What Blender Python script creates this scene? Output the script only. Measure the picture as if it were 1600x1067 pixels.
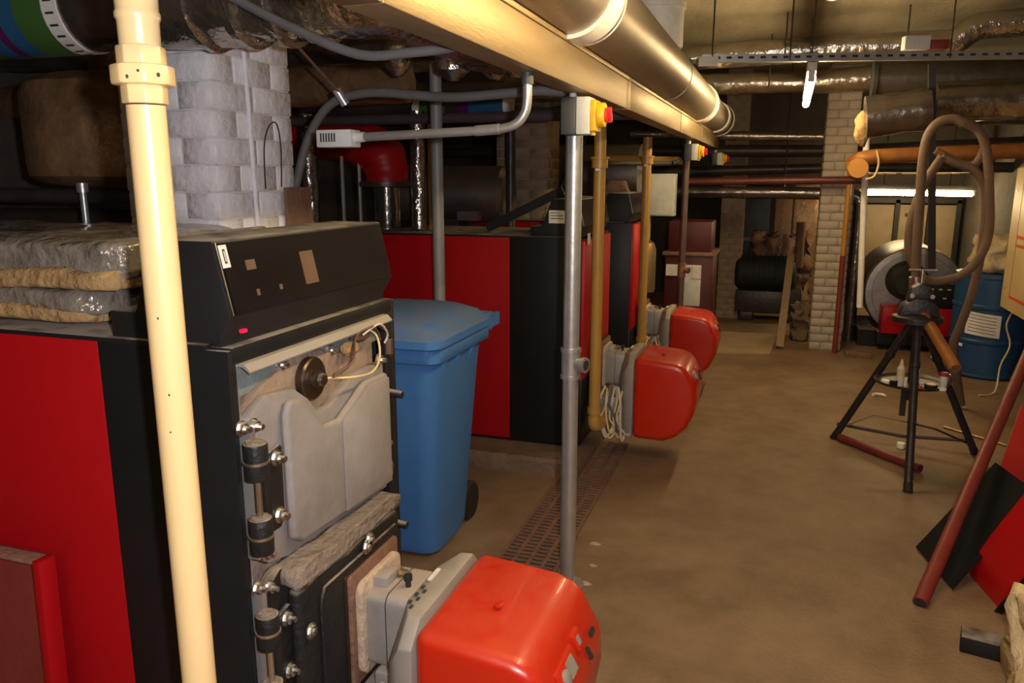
import bpy, bmesh, math, random
from mathutils import Vector, Matrix, noise
R=math.radians
random.seed(7)
for o in list(bpy.data.objects): bpy.data.objects.remove(o)
sc=bpy.context.scene
COL=sc.collection
# ------------------------------------------------------------ camera, world, light, exposure
CAM_P=math.radians(11.95); CAM_Y=math.radians(18.6)
cd=bpy.data.cameras.new('camera'); cam=bpy.data.objects.new('camera',cd); COL.objects.link(cam)
cam.location=(0,0,1.6); cam.rotation_euler=(math.pi/2-CAM_P,0,CAM_Y)
cd.sensor_width=36; cd.lens=1222.0/1600*36; cd.clip_start=.02; cd.clip_end=100
sc.camera=cam
w=bpy.data.worlds.new('World'); sc.world=w; w.use_nodes=True
w.node_tree.nodes['Background'].inputs[0].default_value=(1,.8,.55,1)
w.node_tree.nodes['Background'].inputs[1].default_value=.01
# the camera's own flash, just beside the lens
fl=bpy.data.lights.new('flash','POINT'); fl.energy=112; fl.color=(1,.94,.97); fl.shadow_soft_size=.018
flo=bpy.data.objects.new('flash',fl); COL.objects.link(flo); flo.location=(.075,.03,1.64)
vs=sc.view_settings
vs.view_transform='Standard'; vs.look='None'; vs.gamma=1; vs.use_curve_mapping=False; vs.exposure=0.0
TUBE_COL=(1,.74,.38)
TUBE_E=80
# ------------------------------------------------------------ materials
MATS={}
def mat(name,col,rough=.6,metal=0,var=.15,scale=8,bump=0,bscale=30,col2=None,spec=.5,coat=0,stretch=(1,1,1),dust=0,dustcol=(.24,.19,.14)):
    if name in MATS: return MATS[name]
    m=bpy.data.materials.new(name); m.use_nodes=True; nt=m.node_tree; N=nt.nodes; L=nt.links
    b=N['Principled BSDF']; b.inputs['Roughness'].default_value=rough; b.inputs['Metallic'].default_value=metal
    b.inputs['Specular IOR Level'].default_value=spec; b.inputs['Coat Weight'].default_value=coat
    tc=N.new('ShaderNodeTexCoord'); mp=N.new('ShaderNodeMapping'); mp.inputs['Scale'].default_value=stretch
    L.new(tc.outputs['Object'],mp.inputs['Vector'])
    nz=N.new('ShaderNodeTexNoise'); nz.inputs['Scale'].default_value=scale; nz.inputs['Detail'].default_value=6; nz.inputs['Roughness'].default_value=.65
    L.new(mp.outputs['Vector'],nz.inputs['Vector'])
    rp=N.new('ShaderNodeValToRGB'); rp.color_ramp.elements[0].position=.3; rp.color_ramp.elements[1].position=.7
    c2=col2 or tuple(c*(1-var) for c in col); c1=col if col2 else tuple(min(1,c*(1+var)) for c in col)
    rp.color_ramp.elements[0].color=(*c2,1); rp.color_ramp.elements[1].color=(*c1,1)
    L.new(nz.outputs['Fac'],rp.inputs['Fac'])
    out=rp.outputs['Color']
    if dust>0:   # settled dust on upward faces, broken up by noise
        ge=N.new('ShaderNodeNewGeometry'); sp=N.new('ShaderNodeSeparateXYZ'); L.new(ge.outputs['Normal'],sp.inputs[0])
        mr=N.new('ShaderNodeMapRange'); mr.inputs[1].default_value=.35; mr.inputs[2].default_value=.9; mr.inputs[3].default_value=0; mr.inputs[4].default_value=dust
        L.new(sp.outputs['Z'],mr.inputs[0])
        n2=N.new('ShaderNodeTexNoise'); n2.inputs['Scale'].default_value=14; n2.inputs['Detail'].default_value=5; L.new(tc.outputs['Object'],n2.inputs['Vector'])
        m2=N.new('ShaderNodeMath'); m2.operation='MULTIPLY'; L.new(mr.outputs[0],m2.inputs[0])
        m3=N.new('ShaderNodeMapRange'); m3.inputs[1].default_value=.25; m3.inputs[2].default_value=.55; L.new(n2.outputs['Fac'],m3.inputs[0]); L.new(m3.outputs[0],m2.inputs[1])
        mx=N.new('ShaderNodeMix'); mx.data_type='RGBA'; L.new(m2.outputs[0],mx.inputs[0]); L.new(out,mx.inputs[6]); mx.inputs[7].default_value=(*dustcol,1); out=mx.outputs[2]
        mr2=N.new('ShaderNodeMix'); L.new(m2.outputs[0],mr2.inputs[0]); mr2.inputs[2].default_value=rough; mr2.inputs[3].default_value=.9; L.new(mr2.outputs[0],b.inputs['Roughness'])
        if metal>0:
            mm=N.new('ShaderNodeMix'); L.new(m2.outputs[0],mm.inputs[0]); mm.inputs[2].default_value=metal; mm.inputs[3].default_value=0; L.new(mm.outputs[0],b.inputs['Metallic'])
    L.new(out,b.inputs['Base Color'])
    if bump>0:
        nb=N.new('ShaderNodeTexNoise'); nb.inputs['Scale'].default_value=bscale; nb.inputs['Detail'].default_value=4; L.new(mp.outputs['Vector'],nb.inputs['Vector'])
        bp=N.new('ShaderNodeBump'); bp.inputs['Strength'].default_value=bump; bp.inputs['Distance'].default_value=.02
        L.new(nb.outputs['Fac'],bp.inputs['Height']); L.new(bp.outputs['Normal'],b.inputs['Normal'])
    MATS[name]=m; return m
def emit(name,col,e):
    m=bpy.data.materials.new(name); m.use_nodes=True; nt=m.node_tree
    b=nt.nodes['Principled BSDF']; b.inputs['Base Color'].default_value=(col[0]*.6,col[1]*.6,col[2]*.6,1); b.inputs['Emission Color'].default_value=(*col,1); b.inputs['Emission Strength'].default_value=e
    MATS[name]=m; return m
M={}
M['floor']=mat('floor_concrete',(.28,.187,.108),.62,0,.1,4.0,.25,60,col2=(.165,.10,.056))
M['plinth']=mat('plinth_concrete',(.21,.14,.09),.8,0,.1,5,.5,40,col2=(.12,.075,.048))
M['ceiling']=mat('ceiling_concrete',(.36,.31,.22),.9,0,.1,2.5,.4,25,col2=(.2,.165,.11),stretch=(1,.35,1))
M['wall']=mat('dark_wall',(.12,.10,.08),.9,0,.1,3,.4,20,col2=(.05,.04,.035))  # dark brown-grey wall colour, varied by noise
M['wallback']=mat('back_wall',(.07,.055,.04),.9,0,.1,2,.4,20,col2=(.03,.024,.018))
M['whitebrick']=mat('white_painted_brick',(.80,.79,.81),.55,0,.06,9,.5,26)
M['whitemortar']=mat('white_painted_joint',(.70,.69,.69),.7,0,.06,9,.4,30)
M['oldbrick']=mat('dirty_white_brick',(.50,.44,.36),.8,0,.1,5,.3,30,col2=(.36,.31,.25))
M['tanbrick']=mat('tan_brick',(.36,.27,.17),.8,0,.1,7,.4,30,col2=(.22,.16,.10))
M['mortar']=mat('mortar',(.30,.26,.21),.9)
M['red']=mat('red_enamel',(.335,.003,.006),.6,0,.04,5,spec=.15)
M['redpanel']=mat('red_front_panel',(.42,.005,.007),.42,0,.05,5,spec=.3)
M['redcover']=mat('red_burner_cover',(.53,.019,.004),.28,0,.05,4,.03,20,spec=.5,coat=.15,dust=.12,dustcol=(.55,.22,.1))
M['black']=mat('black_enamel',(.010,.010,.011),.45,0,.2,6,spec=.3,dust=.95,dustcol=(.27,.235,.2))
M['blackmatte']=mat('black_matt_plastic',(.012,.011,.011),.55,0,.2,6,spec=.3,dust=.95,dustcol=(.27,.24,.22))
M['glass']=mat('smoked_glass',(.010,.008,.008),.2,0,.3,4,spec=.25)
M['plate_tan']=mat('tan_plate',(.10,.055,.03),.5)
M['grey_door']=mat('dusty_grey_casting',(.29,.275,.27),.7,.1,.1,6,.15,40,col2=(.2,.18,.17),dust=.8,dustcol=(.33,.27,.22))
M['castiron']=mat('brown_castiron',(.30,.22,.16),.85,0,.1,10,.6,30,col2=(.17,.12,.09))
M['teal']=mat('teal_insulation',(.15,.19,.19),.75,0,.15,9,.3,40,dust=.4)
M['blackcast']=mat('black_casting',(.013,.012,.012),.5,0,.3,8,.3,50,spec=.3,dust=1,dustcol=(.27,.22,.17))
M['blackpanel']=mat('black_cover_enamel',(.010,.010,.011),.75,0,.2,6,spec=.1)
M['bronze']=mat('dark_bronze',(.10,.07,.05),.3,.8,.2,10)
M['maroon']=mat('maroon_enamel',(.07,.007,.007),.5)
M['yellowor']=mat('yellow_orange_paint',(.48,.22,.03),.4,0,.1,6)
M['doorblue']=mat('dull_blue_door',(.03,.035,.05),.7)
M['darkbrown']=mat('brown_painted_tube',(.12,.085,.065),.4,.3,.2,10)
M['oxbrown']=mat('brown_oxide_pipe',(.12,.028,.02),.4,.1,.2,8)
M['palepanel']=mat('pale_panel',(.20,.15,.085),.7)
M['dust']=mat('dust_crust',(.22,.18,.145),.95,0,.15,18,.7,50)
M['steel']=mat('bright_steel',(.62,.60,.56),.3,1,.15,12,dust=.35)
M['zinc']=mat('galvanised_tube',(.50,.51,.52),.36,.75,.12,14,.05,60)
M['paintgrey']=mat('grey_painted_tube',(.26,.27,.26),.5,.1,.12,12)
M['greycast']=mat('grey_alloy',(.33,.32,.31),.5,.35,.1,10,.1,60,dust=.85,dustcol=(.36,.3,.25))
M['greyring']=mat('grey_casing',(.30,.285,.26),.5,.2,.1,8,dust=.7,dustcol=(.36,.31,.25))
M['gasket']=mat('cream_gasket',(.48,.37,.28),.9,0,.2,20,.4,60)
M['cream']=mat('cream_gloss_paint',(.74,.55,.27),.28,0,.03,6,spec=.5,coat=.2)
M['creamchip']=mat('paint_chip',(.06,.045,.03),.8)
M['yellow']=mat('ochre_pipe',(.47,.265,.06),.35,0,.1,8)
M['orange']=mat('orange_pipe',(.40,.155,.03),.45,0,.2,6,.1,20,col2=(.26,.09,.02))
M['redox']=mat('red_oxide_pipe',(.20,.030,.022),.5,0,.15,9,.1,30)
M['rust']=mat('rusty_iron',(.22,.12,.08),.75,.2,.2,14,.4,40)
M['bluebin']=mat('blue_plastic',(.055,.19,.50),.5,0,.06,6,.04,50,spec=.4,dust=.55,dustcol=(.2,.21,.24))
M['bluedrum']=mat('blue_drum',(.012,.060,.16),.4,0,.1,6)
M['rubber']=mat('black_rubber',(.014,.013,.012),.7)
M['brass']=mat('brass_sheen_trunking',(.36,.26,.14),.46,.8,.12,5,.05,40,stretch=(6,.6,6))
M['duct']=mat('brushed_duct',(.40,.335,.25),.40,.85,.12,10,.06,90,stretch=(1,9,1))
M['white']=mat('white_tape',(.88,.85,.79),.6)
M['whitegrey']=mat('pale_grey_plastic',(.62,.64,.60),.5)
M['darkgrey']=mat('dark_grey_plastic',(.045,.05,.055),.5)
M['yellowp']=mat('yellow_plastic',(.80,.46,.015),.4)
M['redp']=mat('red_plastic',(.62,.03,.03),.4)
M['foil']=mat('aluminium_foil',(.46,.43,.39),.2,.95,.25,9,.75,17)
M['foilcalm']=mat('smooth_foil',(.42,.375,.31),.26,.95,.2,7,.5,16)
M['darkfoil']=mat('dark_foil_wrap',(.24,.21,.19),.22,.9,.35,6,.4,11)
M['browntape']=mat('brown_wrap',(.38,.23,.12),.3,.35,.3,10,.3,34,col2=(.17,.10,.055))
M['darkpipe']=mat('dark_pipe',(.055,.045,.038),.4,.3,.3,8,.2,20)
M['clad']=mat('metal_cladding',(.36,.33,.3),.4,.9,.15,6,.15,14)
M['hose']=mat('grey_hose',(.12,.12,.12),.5,0,.12,16)
M['hosebrown']=mat('brown_rubber_hose',(.135,.085,.055),.7,0,.15,10)
M['plasticwrap']=mat('clear_plastic_wrap',(.30,.27,.23),.16,.15,.3,9,1.0,22,col2=(.11,.10,.09),coat=.5)
M['wool']=mat('mineral_wool',(.38,.25,.10),.9,0,.2,12,1.0,30,col2=(.24,.15,.07))
M['green']=mat('green_band',(.05,.13,.03),.4)
M['bluep']=mat('blue_band',(.02,.10,.22),.35)
M['purple']=mat('purple_band',(.09,.01,.10),.35)
M['purpledk']=mat('mauve_pipe',(.10,.075,.085),.45,.2)
M['paper']=mat('paper_label',(.72,.70,.66),.8)
M['ink_hole']=mat('print_and_hole_black',(.02,.02,.02),.7)  # black for print, also painted as shade inside slots and holes
M['lampbody']=mat('white_lamp_body',(.75,.72,.62),.5)
M['wood']=mat('pale_wood',(.30,.21,.12),.75,0,.15,4,.2,20,stretch=(6,6,.6))
M['card']=mat('cardboard',(.38,.27,.16),.85,0,.1,5,.1,20)
M['creamcab']=mat('cream_cabinet',(.72,.55,.28),.5,0,.06,4)
M['redline']=mat('red_line_paint',(.75,.10,.03),.5)
M['tripod']=mat('dark_tripod_steel',(.045,.040,.045),.45,.5,.3,8,.2,40)
M['sack']=mat('cream_cloth',(.60,.48,.29),.9,0,.12,8,.6,30)
M['wirew']=mat('white_wire',(.62,.55,.45),.5)
M['wirey']=mat('cream_wire',(.75,.58,.3),.5)
M['wirer']=mat('red_wire',(.4,.05,.03),.5)
M['wireb']=mat('brown_wire',(.09,.05,.035),.5)
M['indic']=emit('red_indicator',(1,.01,.08),.5)
M['tube']=emit('lit_fluorescent_tube',TUBE_COL,TUBE_E)
# ------------------------------------------------------------ mesh builder
WL={}
class MB:
    def __init__(s): s.v=[]; s.f=[]
    def add(s,vs,fs):
        n=len(s.v); s.v+= [Vector(p) for p in vs]; s.f+=[tuple(i+n for i in f) for f in fs]; return s
    def box(s,x0,x1,y0,y1,z0,z1):
        return s.add([(x0,y0,z0),(x1,y0,z0),(x1,y1,z0),(x0,y1,z0),(x0,y0,z1),(x1,y0,z1),(x1,y1,z1),(x0,y1,z1)],
            [(0,3,2,1),(4,5,6,7),(0,1,5,4),(1,2,6,5),(2,3,7,6),(3,0,4,7)])
    def obox(s,c,size,mtx):
        c=Vector(c); a,b,d=[q/2 for q in size]
        vs=[c+mtx@Vector((i*a,j*b,k*d)) for k in (-1,1) for j in (-1,1) for i in (-1,1)]
        return s.add(vs,[(0,2,3,1),(4,5,7,6),(0,1,5,4),(1,3,7,5),(3,2,6,7),(2,0,4,6)])
    def bar(s,p0,p1,w,h,up=(0,0,1)):
        p0=Vector(p0);p1=Vector(p1); d=(p1-p0); L=d.length; d.normalize(); u=Vector(up)
        if abs(d.dot(u))>.98: u=Vector((0,1,0))
        r=d.cross(u).normalized(); u=r.cross(d)
        return s.obox((p0+p1)/2,(w,L,h),Matrix((r,d,u)).transposed())
    def cyl(s,p0,p1,r0,r1=None,n=20,caps=True):
        p0=Vector(p0);p1=Vector(p1); r1=r0 if r1 is None else r1
        d=(p1-p0).normalized(); u=Vector((0,0,1)) if abs(d.z)<.9 else Vector((1,0,0))
        a=d.cross(u).normalized(); b=d.cross(a)
        vs=[p0+(a*math.cos(2*math.pi*i/n)+b*math.sin(2*math.pi*i/n))*r0 for i in range(n)]+[p1+(a*math.cos(2*math.pi*i/n)+b*math.sin(2*math.pi*i/n))*r1 for i in range(n)]
        fs=[(i,(i+1)%n,n+(i+1)%n,n+i) for i in range(n)]
        if caps: fs+= [tuple(range(n)),tuple(range(2*n-1,n-1,-1))]
        return s.add(vs,fs)
    def tube(s,pts,r,n=10,smooth=0,wob=0):
        pts=[Vector(p) for p in pts]
        if smooth: pts=spline(pts,smooth)
        rs=r if isinstance(r,(list,tuple)) else [r]*len(pts)
        if len(rs)!=len(pts): rs=[rs[min(len(rs)-1,int(i*len(rs)/len(pts)))] for i in range(len(pts))]
        t=(pts[1]-pts[0]).normalized(); u=Vector((0,0,1)) if abs(t.z)<.9 else Vector((1,0,0))
        a=t.cross(u).normalized(); vs=[]
        for i,p in enumerate(pts):
            t=(pts[min(i+1,len(pts)-1)]-pts[max(i-1,0)]).normalized()
            a=(a-t*a.dot(t)).normalized(); b=t.cross(a)
            for k in range(n):
                an=2*math.pi*k/n; rr=rs[i]
                if wob: rr*=1+wob*noise.noise(Vector((p.x*9+math.cos(an)*2,p.y*9+math.sin(an)*2,p.z*9)))
                vs.append(p+(a*math.cos(an)+b*math.sin(an))*rr)
        fs=[(i*n+k,i*n+(k+1)%n,(i+1)*n+(k+1)%n,(i+1)*n+k) for i in range(len(pts)-1) for k in range(n)]
        fs+=[tuple(range(n)),tuple(range(len(vs)-1,len(vs)-n-1,-1))]
        return s.add(vs,fs)
    def lathe(s,prof,c,axis='z',n=28):
        c=Vector(c); vs=[]
        for r,h in prof:
            for k in range(n):
                a=2*math.pi*k/n; x,y=r*math.cos(a),r*math.sin(a)
                p={'z':(x,y,h),'x':(h,x,y),'y':(x,h,y)}[axis]; vs.append(c+Vector(p))
        m=len(prof); fs=[(i*n+k,i*n+(k+1)%n,(i+1)*n+(k+1)%n,(i+1)*n+k) for i in range(m-1) for k in range(n)]
        fs+=[tuple(range(n)),tuple(range((m-1)*n,m*n))]
        return s.add(vs,fs)
    def prism(s,poly,axis,a0,a1):
        n=len(poly)
        def P(p,a): return {'x':(a,p[0],p[1]),'y':(p[0],a,p[1]),'z':(p[0],p[1],a)}[axis]
        vs=[P(p,a0) for p in poly]+[P(p,a1) for p in poly]
        return s.add(vs,[(i,(i+1)%n,n+(i+1)%n,n+i) for i in range(n)]+[tuple(range(n)),tuple(range(2*n-1,n-1,-1))])
    def loft(s,loops):
        n=len(loops[0]); vs=[p for l in loops for p in l]
        return s.add(vs,[(j*n+i,j*n+(i+1)%n,(j+1)*n+(i+1)%n,(j+1)*n+i) for j in range(len(loops)-1) for i in range(n)]+[tuple(range(n)),tuple(range(len(vs)-1,len(vs)-n-1,-1))])
    def ball(s,c,r,n=14):
        if not isinstance(r,(list,tuple)): r=(r,r,r)
        c=Vector(c); m=n//2; prof=[(max(1e-4,math.sin(math.pi*i/m)),-math.cos(math.pi*i/m)) for i in range(m+1)]
        vs=[c+Vector((q*math.cos(2*math.pi*k/n)*r[0],q*math.sin(2*math.pi*k/n)*r[1],h*r[2])) for q,h in prof for k in range(n)]
        fs=[(i*n+k,i*n+(k+1)%n,(i+1)*n+(k+1)%n,(i+1)*n+k) for i in range(m) for k in range(n)]
        return s.add(vs,fs)
    def build(s,name,m,parent=None,bevel=0,seg=2,sharp=35,label=None,cat=None,group=None,kind=None,jit=0):
        if parent is not None: org=WL[parent]
        else:
            xs=[p.x for p in s.v]; ys=[p.y for p in s.v]; zs=[p.z for p in s.v]
            org=Vector(((min(xs)+max(xs))/2,(min(ys)+max(ys))/2,min(zs)))
        bm=bmesh.new(); vv=[bm.verts.new(p-org) for p in s.v]
        for f in s.f:
            try: bm.faces.new([vv[i] for i in f])
            except ValueError: pass
        bmesh.ops.remove_doubles(bm,verts=bm.verts,dist=1e-5)
        bmesh.ops.recalc_face_normals(bm,faces=bm.faces)
        if bevel:
            es=[e for e in bm.edges if len(e.link_faces)==2 and e.calc_face_angle(0)>R(40)]
            bmesh.ops.bevel(bm,geom=es,offset=bevel,segments=seg,profile=.5,affect='EDGES',clamp_overlap=True)
        if jit:
            for q in bm.verts: q.co+=noise.noise_vector((q.co+org)*14)*jit
        me=bpy.data.meshes.new(name); bm.to_mesh(me); bm.free()
        me.shade_smooth(); me.set_sharp_from_angle(angle=R(sharp))
        me.materials.append(M[m] if isinstance(m,str) else m)
        o=bpy.data.objects.new(name,me); COL.objects.link(o); WL[o]=org
        if parent is not None: o.parent=parent
        else: o.location=org
        if label: o['label']=label
        if cat: o['category']=cat
        if group: o['group']=group
        if kind: o['kind']=kind
        return o
def spline(pts,k):
    out=[]; n=len(pts)
    for i in range(n-1):
        p0=pts[max(i-1,0)];p1=pts[i];p2=pts[i+1];p3=pts[min(i+2,n-1)]
        for j in range(k):
            t=j/k; out.append(.5*((2*p1)+(p2-p0)*t+(2*p0-5*p1+4*p2-p3)*t*t+(3*p1-p0-3*p2+p3)*t**3))
    out.append(pts[-1]); return out
def thing(name,label,cat,loc,group=None,kind=None):
    o=bpy.data.objects.new(name,None); COL.objects.link(o); o.location=loc; WL[o]=Vector(loc); o.empty_display_size=.1
    o['label']=label; o['category']=cat
    if group: o['group']=group
    if kind: o['kind']=kind
    return o
def arc(c,r,a0,a1,n,ax=(0,1)):
    pts=[]
    for i in range(n+1):
        a=R(a0+(a1-a0)*i/n); pts.append((c[0]+r*math.cos(a),c[1]+r*math.sin(a)))
    return pts
def rrect(x0,x1,y0,y1,r,n=4):
    return arc((x1-r,y0+r),r,-90,0,n)+arc((x1-r,y1-r),r,0,90,n)+arc((x0+r,y1-r),r,90,180,n)+arc((x0+r,y0+r),r,180,270,n)
def V(*a): return Vector(a)
def bundle(x0,x1,y0,y1,z0,z1,m,seed,amp):
    b=bmesh.new(); bmesh.ops.create_cube(b,size=1); bmesh.ops.subdivide_edges(b,edges=list(b.edges),cuts=11,use_grid_fill=True)
    mb=MB()
    for q in b.verts:
        c=q.co.copy(); r=c.copy()
        k=max(abs(c.x),abs(c.y),abs(c.z))
        e=(abs(2*c.y)**6+abs(2*c.z)**6)**(1/6) or 1
        ey,ez=c.y/max(e,1e-6)*max(abs(2*c.y),abs(2*c.z)),c.z/max(e,1e-6)*max(abs(2*c.y),abs(2*c.z))
        p=V((x0+x1)/2+c.x*(x1-x0),(y0+y1)/2+ey*(y1-y0),(z0+z1)/2+ez*(z1-z0))
        nv=noise.noise_vector(p*9+V(seed,0,0))*amp+noise.noise_vector(p*28+V(seed,3,0))*amp*.4
        if c.z<-.499: nv.z=abs(nv.z)*.2
        q.co=p+nv
    b.verts.index_update(); mb.v=[q.co.copy() for q in b.verts]; mb.f=[tuple(q.index for q in f.verts) for f in b.faces]; b.free(); return mb
#SECTIONS

# ------------------------------------------------------------ the setting
MB().box(-4.3,2.1,-2.5,12,-.1,0).build('floor','floor',kind='structure')
MB().box(-4.3,2.1,-2.5,12,2.75,2.85).build('ceiling','ceiling',kind='structure')
MB().box(-4.4,-4.3,-2.5,12,-.1,2.85).build('wall_left','wall',kind='structure')
MB().box(2.1,2.2,-2.5,12,-.1,2.85).build('wall_right','wall',kind='structure')
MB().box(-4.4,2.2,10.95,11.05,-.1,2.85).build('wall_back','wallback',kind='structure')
MB().box(-4.4,2.2,-2.6,-2.5,-.1,2.85).build('wall_front','wall',kind='structure')
def plinth(x0,x1,y0,y1,h):
    m=MB(); n=36
    loop=[]
    for i in range(n): loop.append((x0+(x1-x0)*i/n,y0+.02*noise.noise(V(i*.7,y0,0))))
    for i in range(n): loop.append((x1+.012*noise.noise(V(i*.7,3,y0)),y0+(y1-y0)*i/n))
    loop+=[(x1,y1),(x0,y1)]
    m.loft([[(p[0],p[1],0) for p in loop],[(p[0],p[1],h*.8) for p in loop],[(p[0]-(.012 if p[0]>x1-.05 else 0),p[1]+(.015+.012*noise.noise(V(p[0]*20,p[1]*20,1)) if p[1]<y0+.05 else 0),h) for p in loop]])
    m.build('trim_plinth','plinth',kind='structure')
plinth(-2.5,-.93,3.86,6.5,.1)
plinth(-2.5,-.93,1.0,2.1,.1)
# brick pillars: core plus every brick its own piece
BR={}
def brick_mesh(dx,dy,h,var,m,jit):
    k=(round(dx,3),round(dy,3),round(h,3),var,m)
    if k in BR: return BR[k]
    bm=bmesh.new(); bmesh.ops.create_cube(bm,size=1); bmesh.ops.subdivide_edges(bm,edges=list(bm.edges),cuts=1,use_grid_fill=True)
    for q in bm.verts: q.co=V(q.co.x*dx,q.co.y*dy,q.co.z*h)
    bmesh.ops.bevel(bm,geom=[e for e in bm.edges if e.calc_face_angle(0)>1],offset=.004,segments=1,affect='EDGES')
    for q in bm.verts: q.co+=noise.noise_vector(q.co*20+V(var*7,0,0))*jit
    me=bpy.data.meshes.new('brick'); bm.to_mesh(me); bm.free(); me.shade_smooth(); me.set_sharp_from_angle(angle=R(50)); me.materials.append(M[m]); BR[k]=me; return me
def pillar(x0,x1,y0,y1,z1,course,mb,mm,label,jit=.004,z0=0,j=.010,ci=.008):
    core=MB().box(x0+ci,x1-ci,y0+ci,y1-ci,z0,z1).build('brick_pillar',mm,label=label,cat='pillar',kind='structure')
    L=x1-x0; W=y1-y0; n=int((z1-z0)/course)
    for k in range(n):
        z=z0+(k+.5)*course
        xs=[0,.64*L,L] if k%2 else [0,.36*L,L]
        ys=[0,.5*W,W] if k%2 else [0,.28*W,.74*W,W]
        for a in range(len(xs)-1):
            for b in range(len(ys)-1):
                dx=xs[a+1]-xs[a]-j; dy=ys[b+1]-ys[b]-j
                o=bpy.data.objects.new('brick',brick_mesh(dx,dy,course-j,(k+a+b)%3,mb,jit)); COL.objects.link(o); o.parent=core
                wx=x0+(xs[a]+xs[a+1])/2+random.uniform(-.0012,.0012); wy=y0+(ys[b]+ys[b+1])/2+random.uniform(-.0012,.0012)
                o.location=V(wx,wy,z)-WL[core]
    return core
pillar(-2.06,-1.69,2.1,2.53,2.75,.086,'whitebrick','whitemortar','white painted brick pillar rising behind the nearest boiler',.0022,0,.005,.007)
pillar(.35,.63,7.72,8.02,2.75,.075,'oldbrick','mortar','grubby pale brick pillar left of the orange drop pipe',.002,0,.007,.009)
pillar(-2.05,-1.64,5.7,6.05,2.75,.075,'tanbrick','mortar','tan brick pillar rising behind the second red boiler',.003)
pillar(-.62,-.36,9.2,9.5,2.75,.075,'tanbrick','mortar','dim brick pillar in the dark passage at the back',.003)
# lintel strips of the vaulted ceiling
for i,y in enumerate((3.4,7.6)):
    MB().box(-4.3,2.1,y,y+.28,2.63,2.75).build('trim_beam','ceiling',bevel=.01,kind='structure')
# ------------------------------------------------------------ fluorescent lamps
def lamp(p0,p1,label,r=.026,rods=True,grp='fluorescent battens over the walkway'):
    p0=V(*p0);p1=V(*p1); c=(p0+p1)/2; d=(p1-p0).normalized()
    t=thing('fluorescent_lamp',label,'lamp',c,group=grp)
    MB().bar(p0-d*.04+V(0,0,.06),p1+d*.04+V(0,0,.06),.055,.05).build('lamp_body','lampbody',t,bevel=.006)
    MB().cyl(p0,p1,r,n=16).build('lit_tube','tube',t)
    for p,s in ((p0,-1),(p1,1)):
        MB().bar(p+d*s*.03+V(0,0,.015),p+d*s*.002+V(0,0,.015),.036,.075).build('end_cap','lampbody',t,bevel=.004)
    if rods:
        for q in (.2,.8):
            p=p0.lerp(p1,q); MB().cyl((p.x,p.y,p.z+.08),(p.x,p.y,2.75),.004,n=6).build('hanger_rod','darkpipe',t)
    return t
lamp((.10,1.25,2.16),(.115,2.78,2.16),'lit fluorescent batten at the top edge, nearest over the walkway')
lamp((.13,5.1,2.16),(.15,6.9,2.16),'lit fluorescent batten further down the walkway beside the cable rail')
lamp((.10,-2.2,2.16),(.10,-.6,2.16),'unseen added fluorescent batten behind the viewer, over the walkway')  # out of view, added to carry the row on and light the near end
lamp((.86,9.6,1.42),(1.94,9.6,1.41),'long lit fluorescent tube low at the back behind the hanging hose',rods=True,grp=None)
# ------------------------------------------------------------ floor drain grating
g=thing('drain_grating','rusty slotted drain grating set in the floor beside the silver post','grating',(-.9,3.45,0))
MB().box(-1.03,-.77,2.55,4.5,.0,.004).build('drain_bed','ink_hole',g)  # black sheet painted as the shade below the bars
for x in (-1.03,-.965,-.90,-.835,-.775): MB().box(x-.008,x+.008,2.55,4.5,.004,.012).build('rail','rust',g)
m=MB(); y=2.56
while y<4.5: m.box(-1.03,-.77,y,y+.014,.004,.010); y+=.034
m.build('cross_bars','rust',g,kind='stuff')

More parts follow.
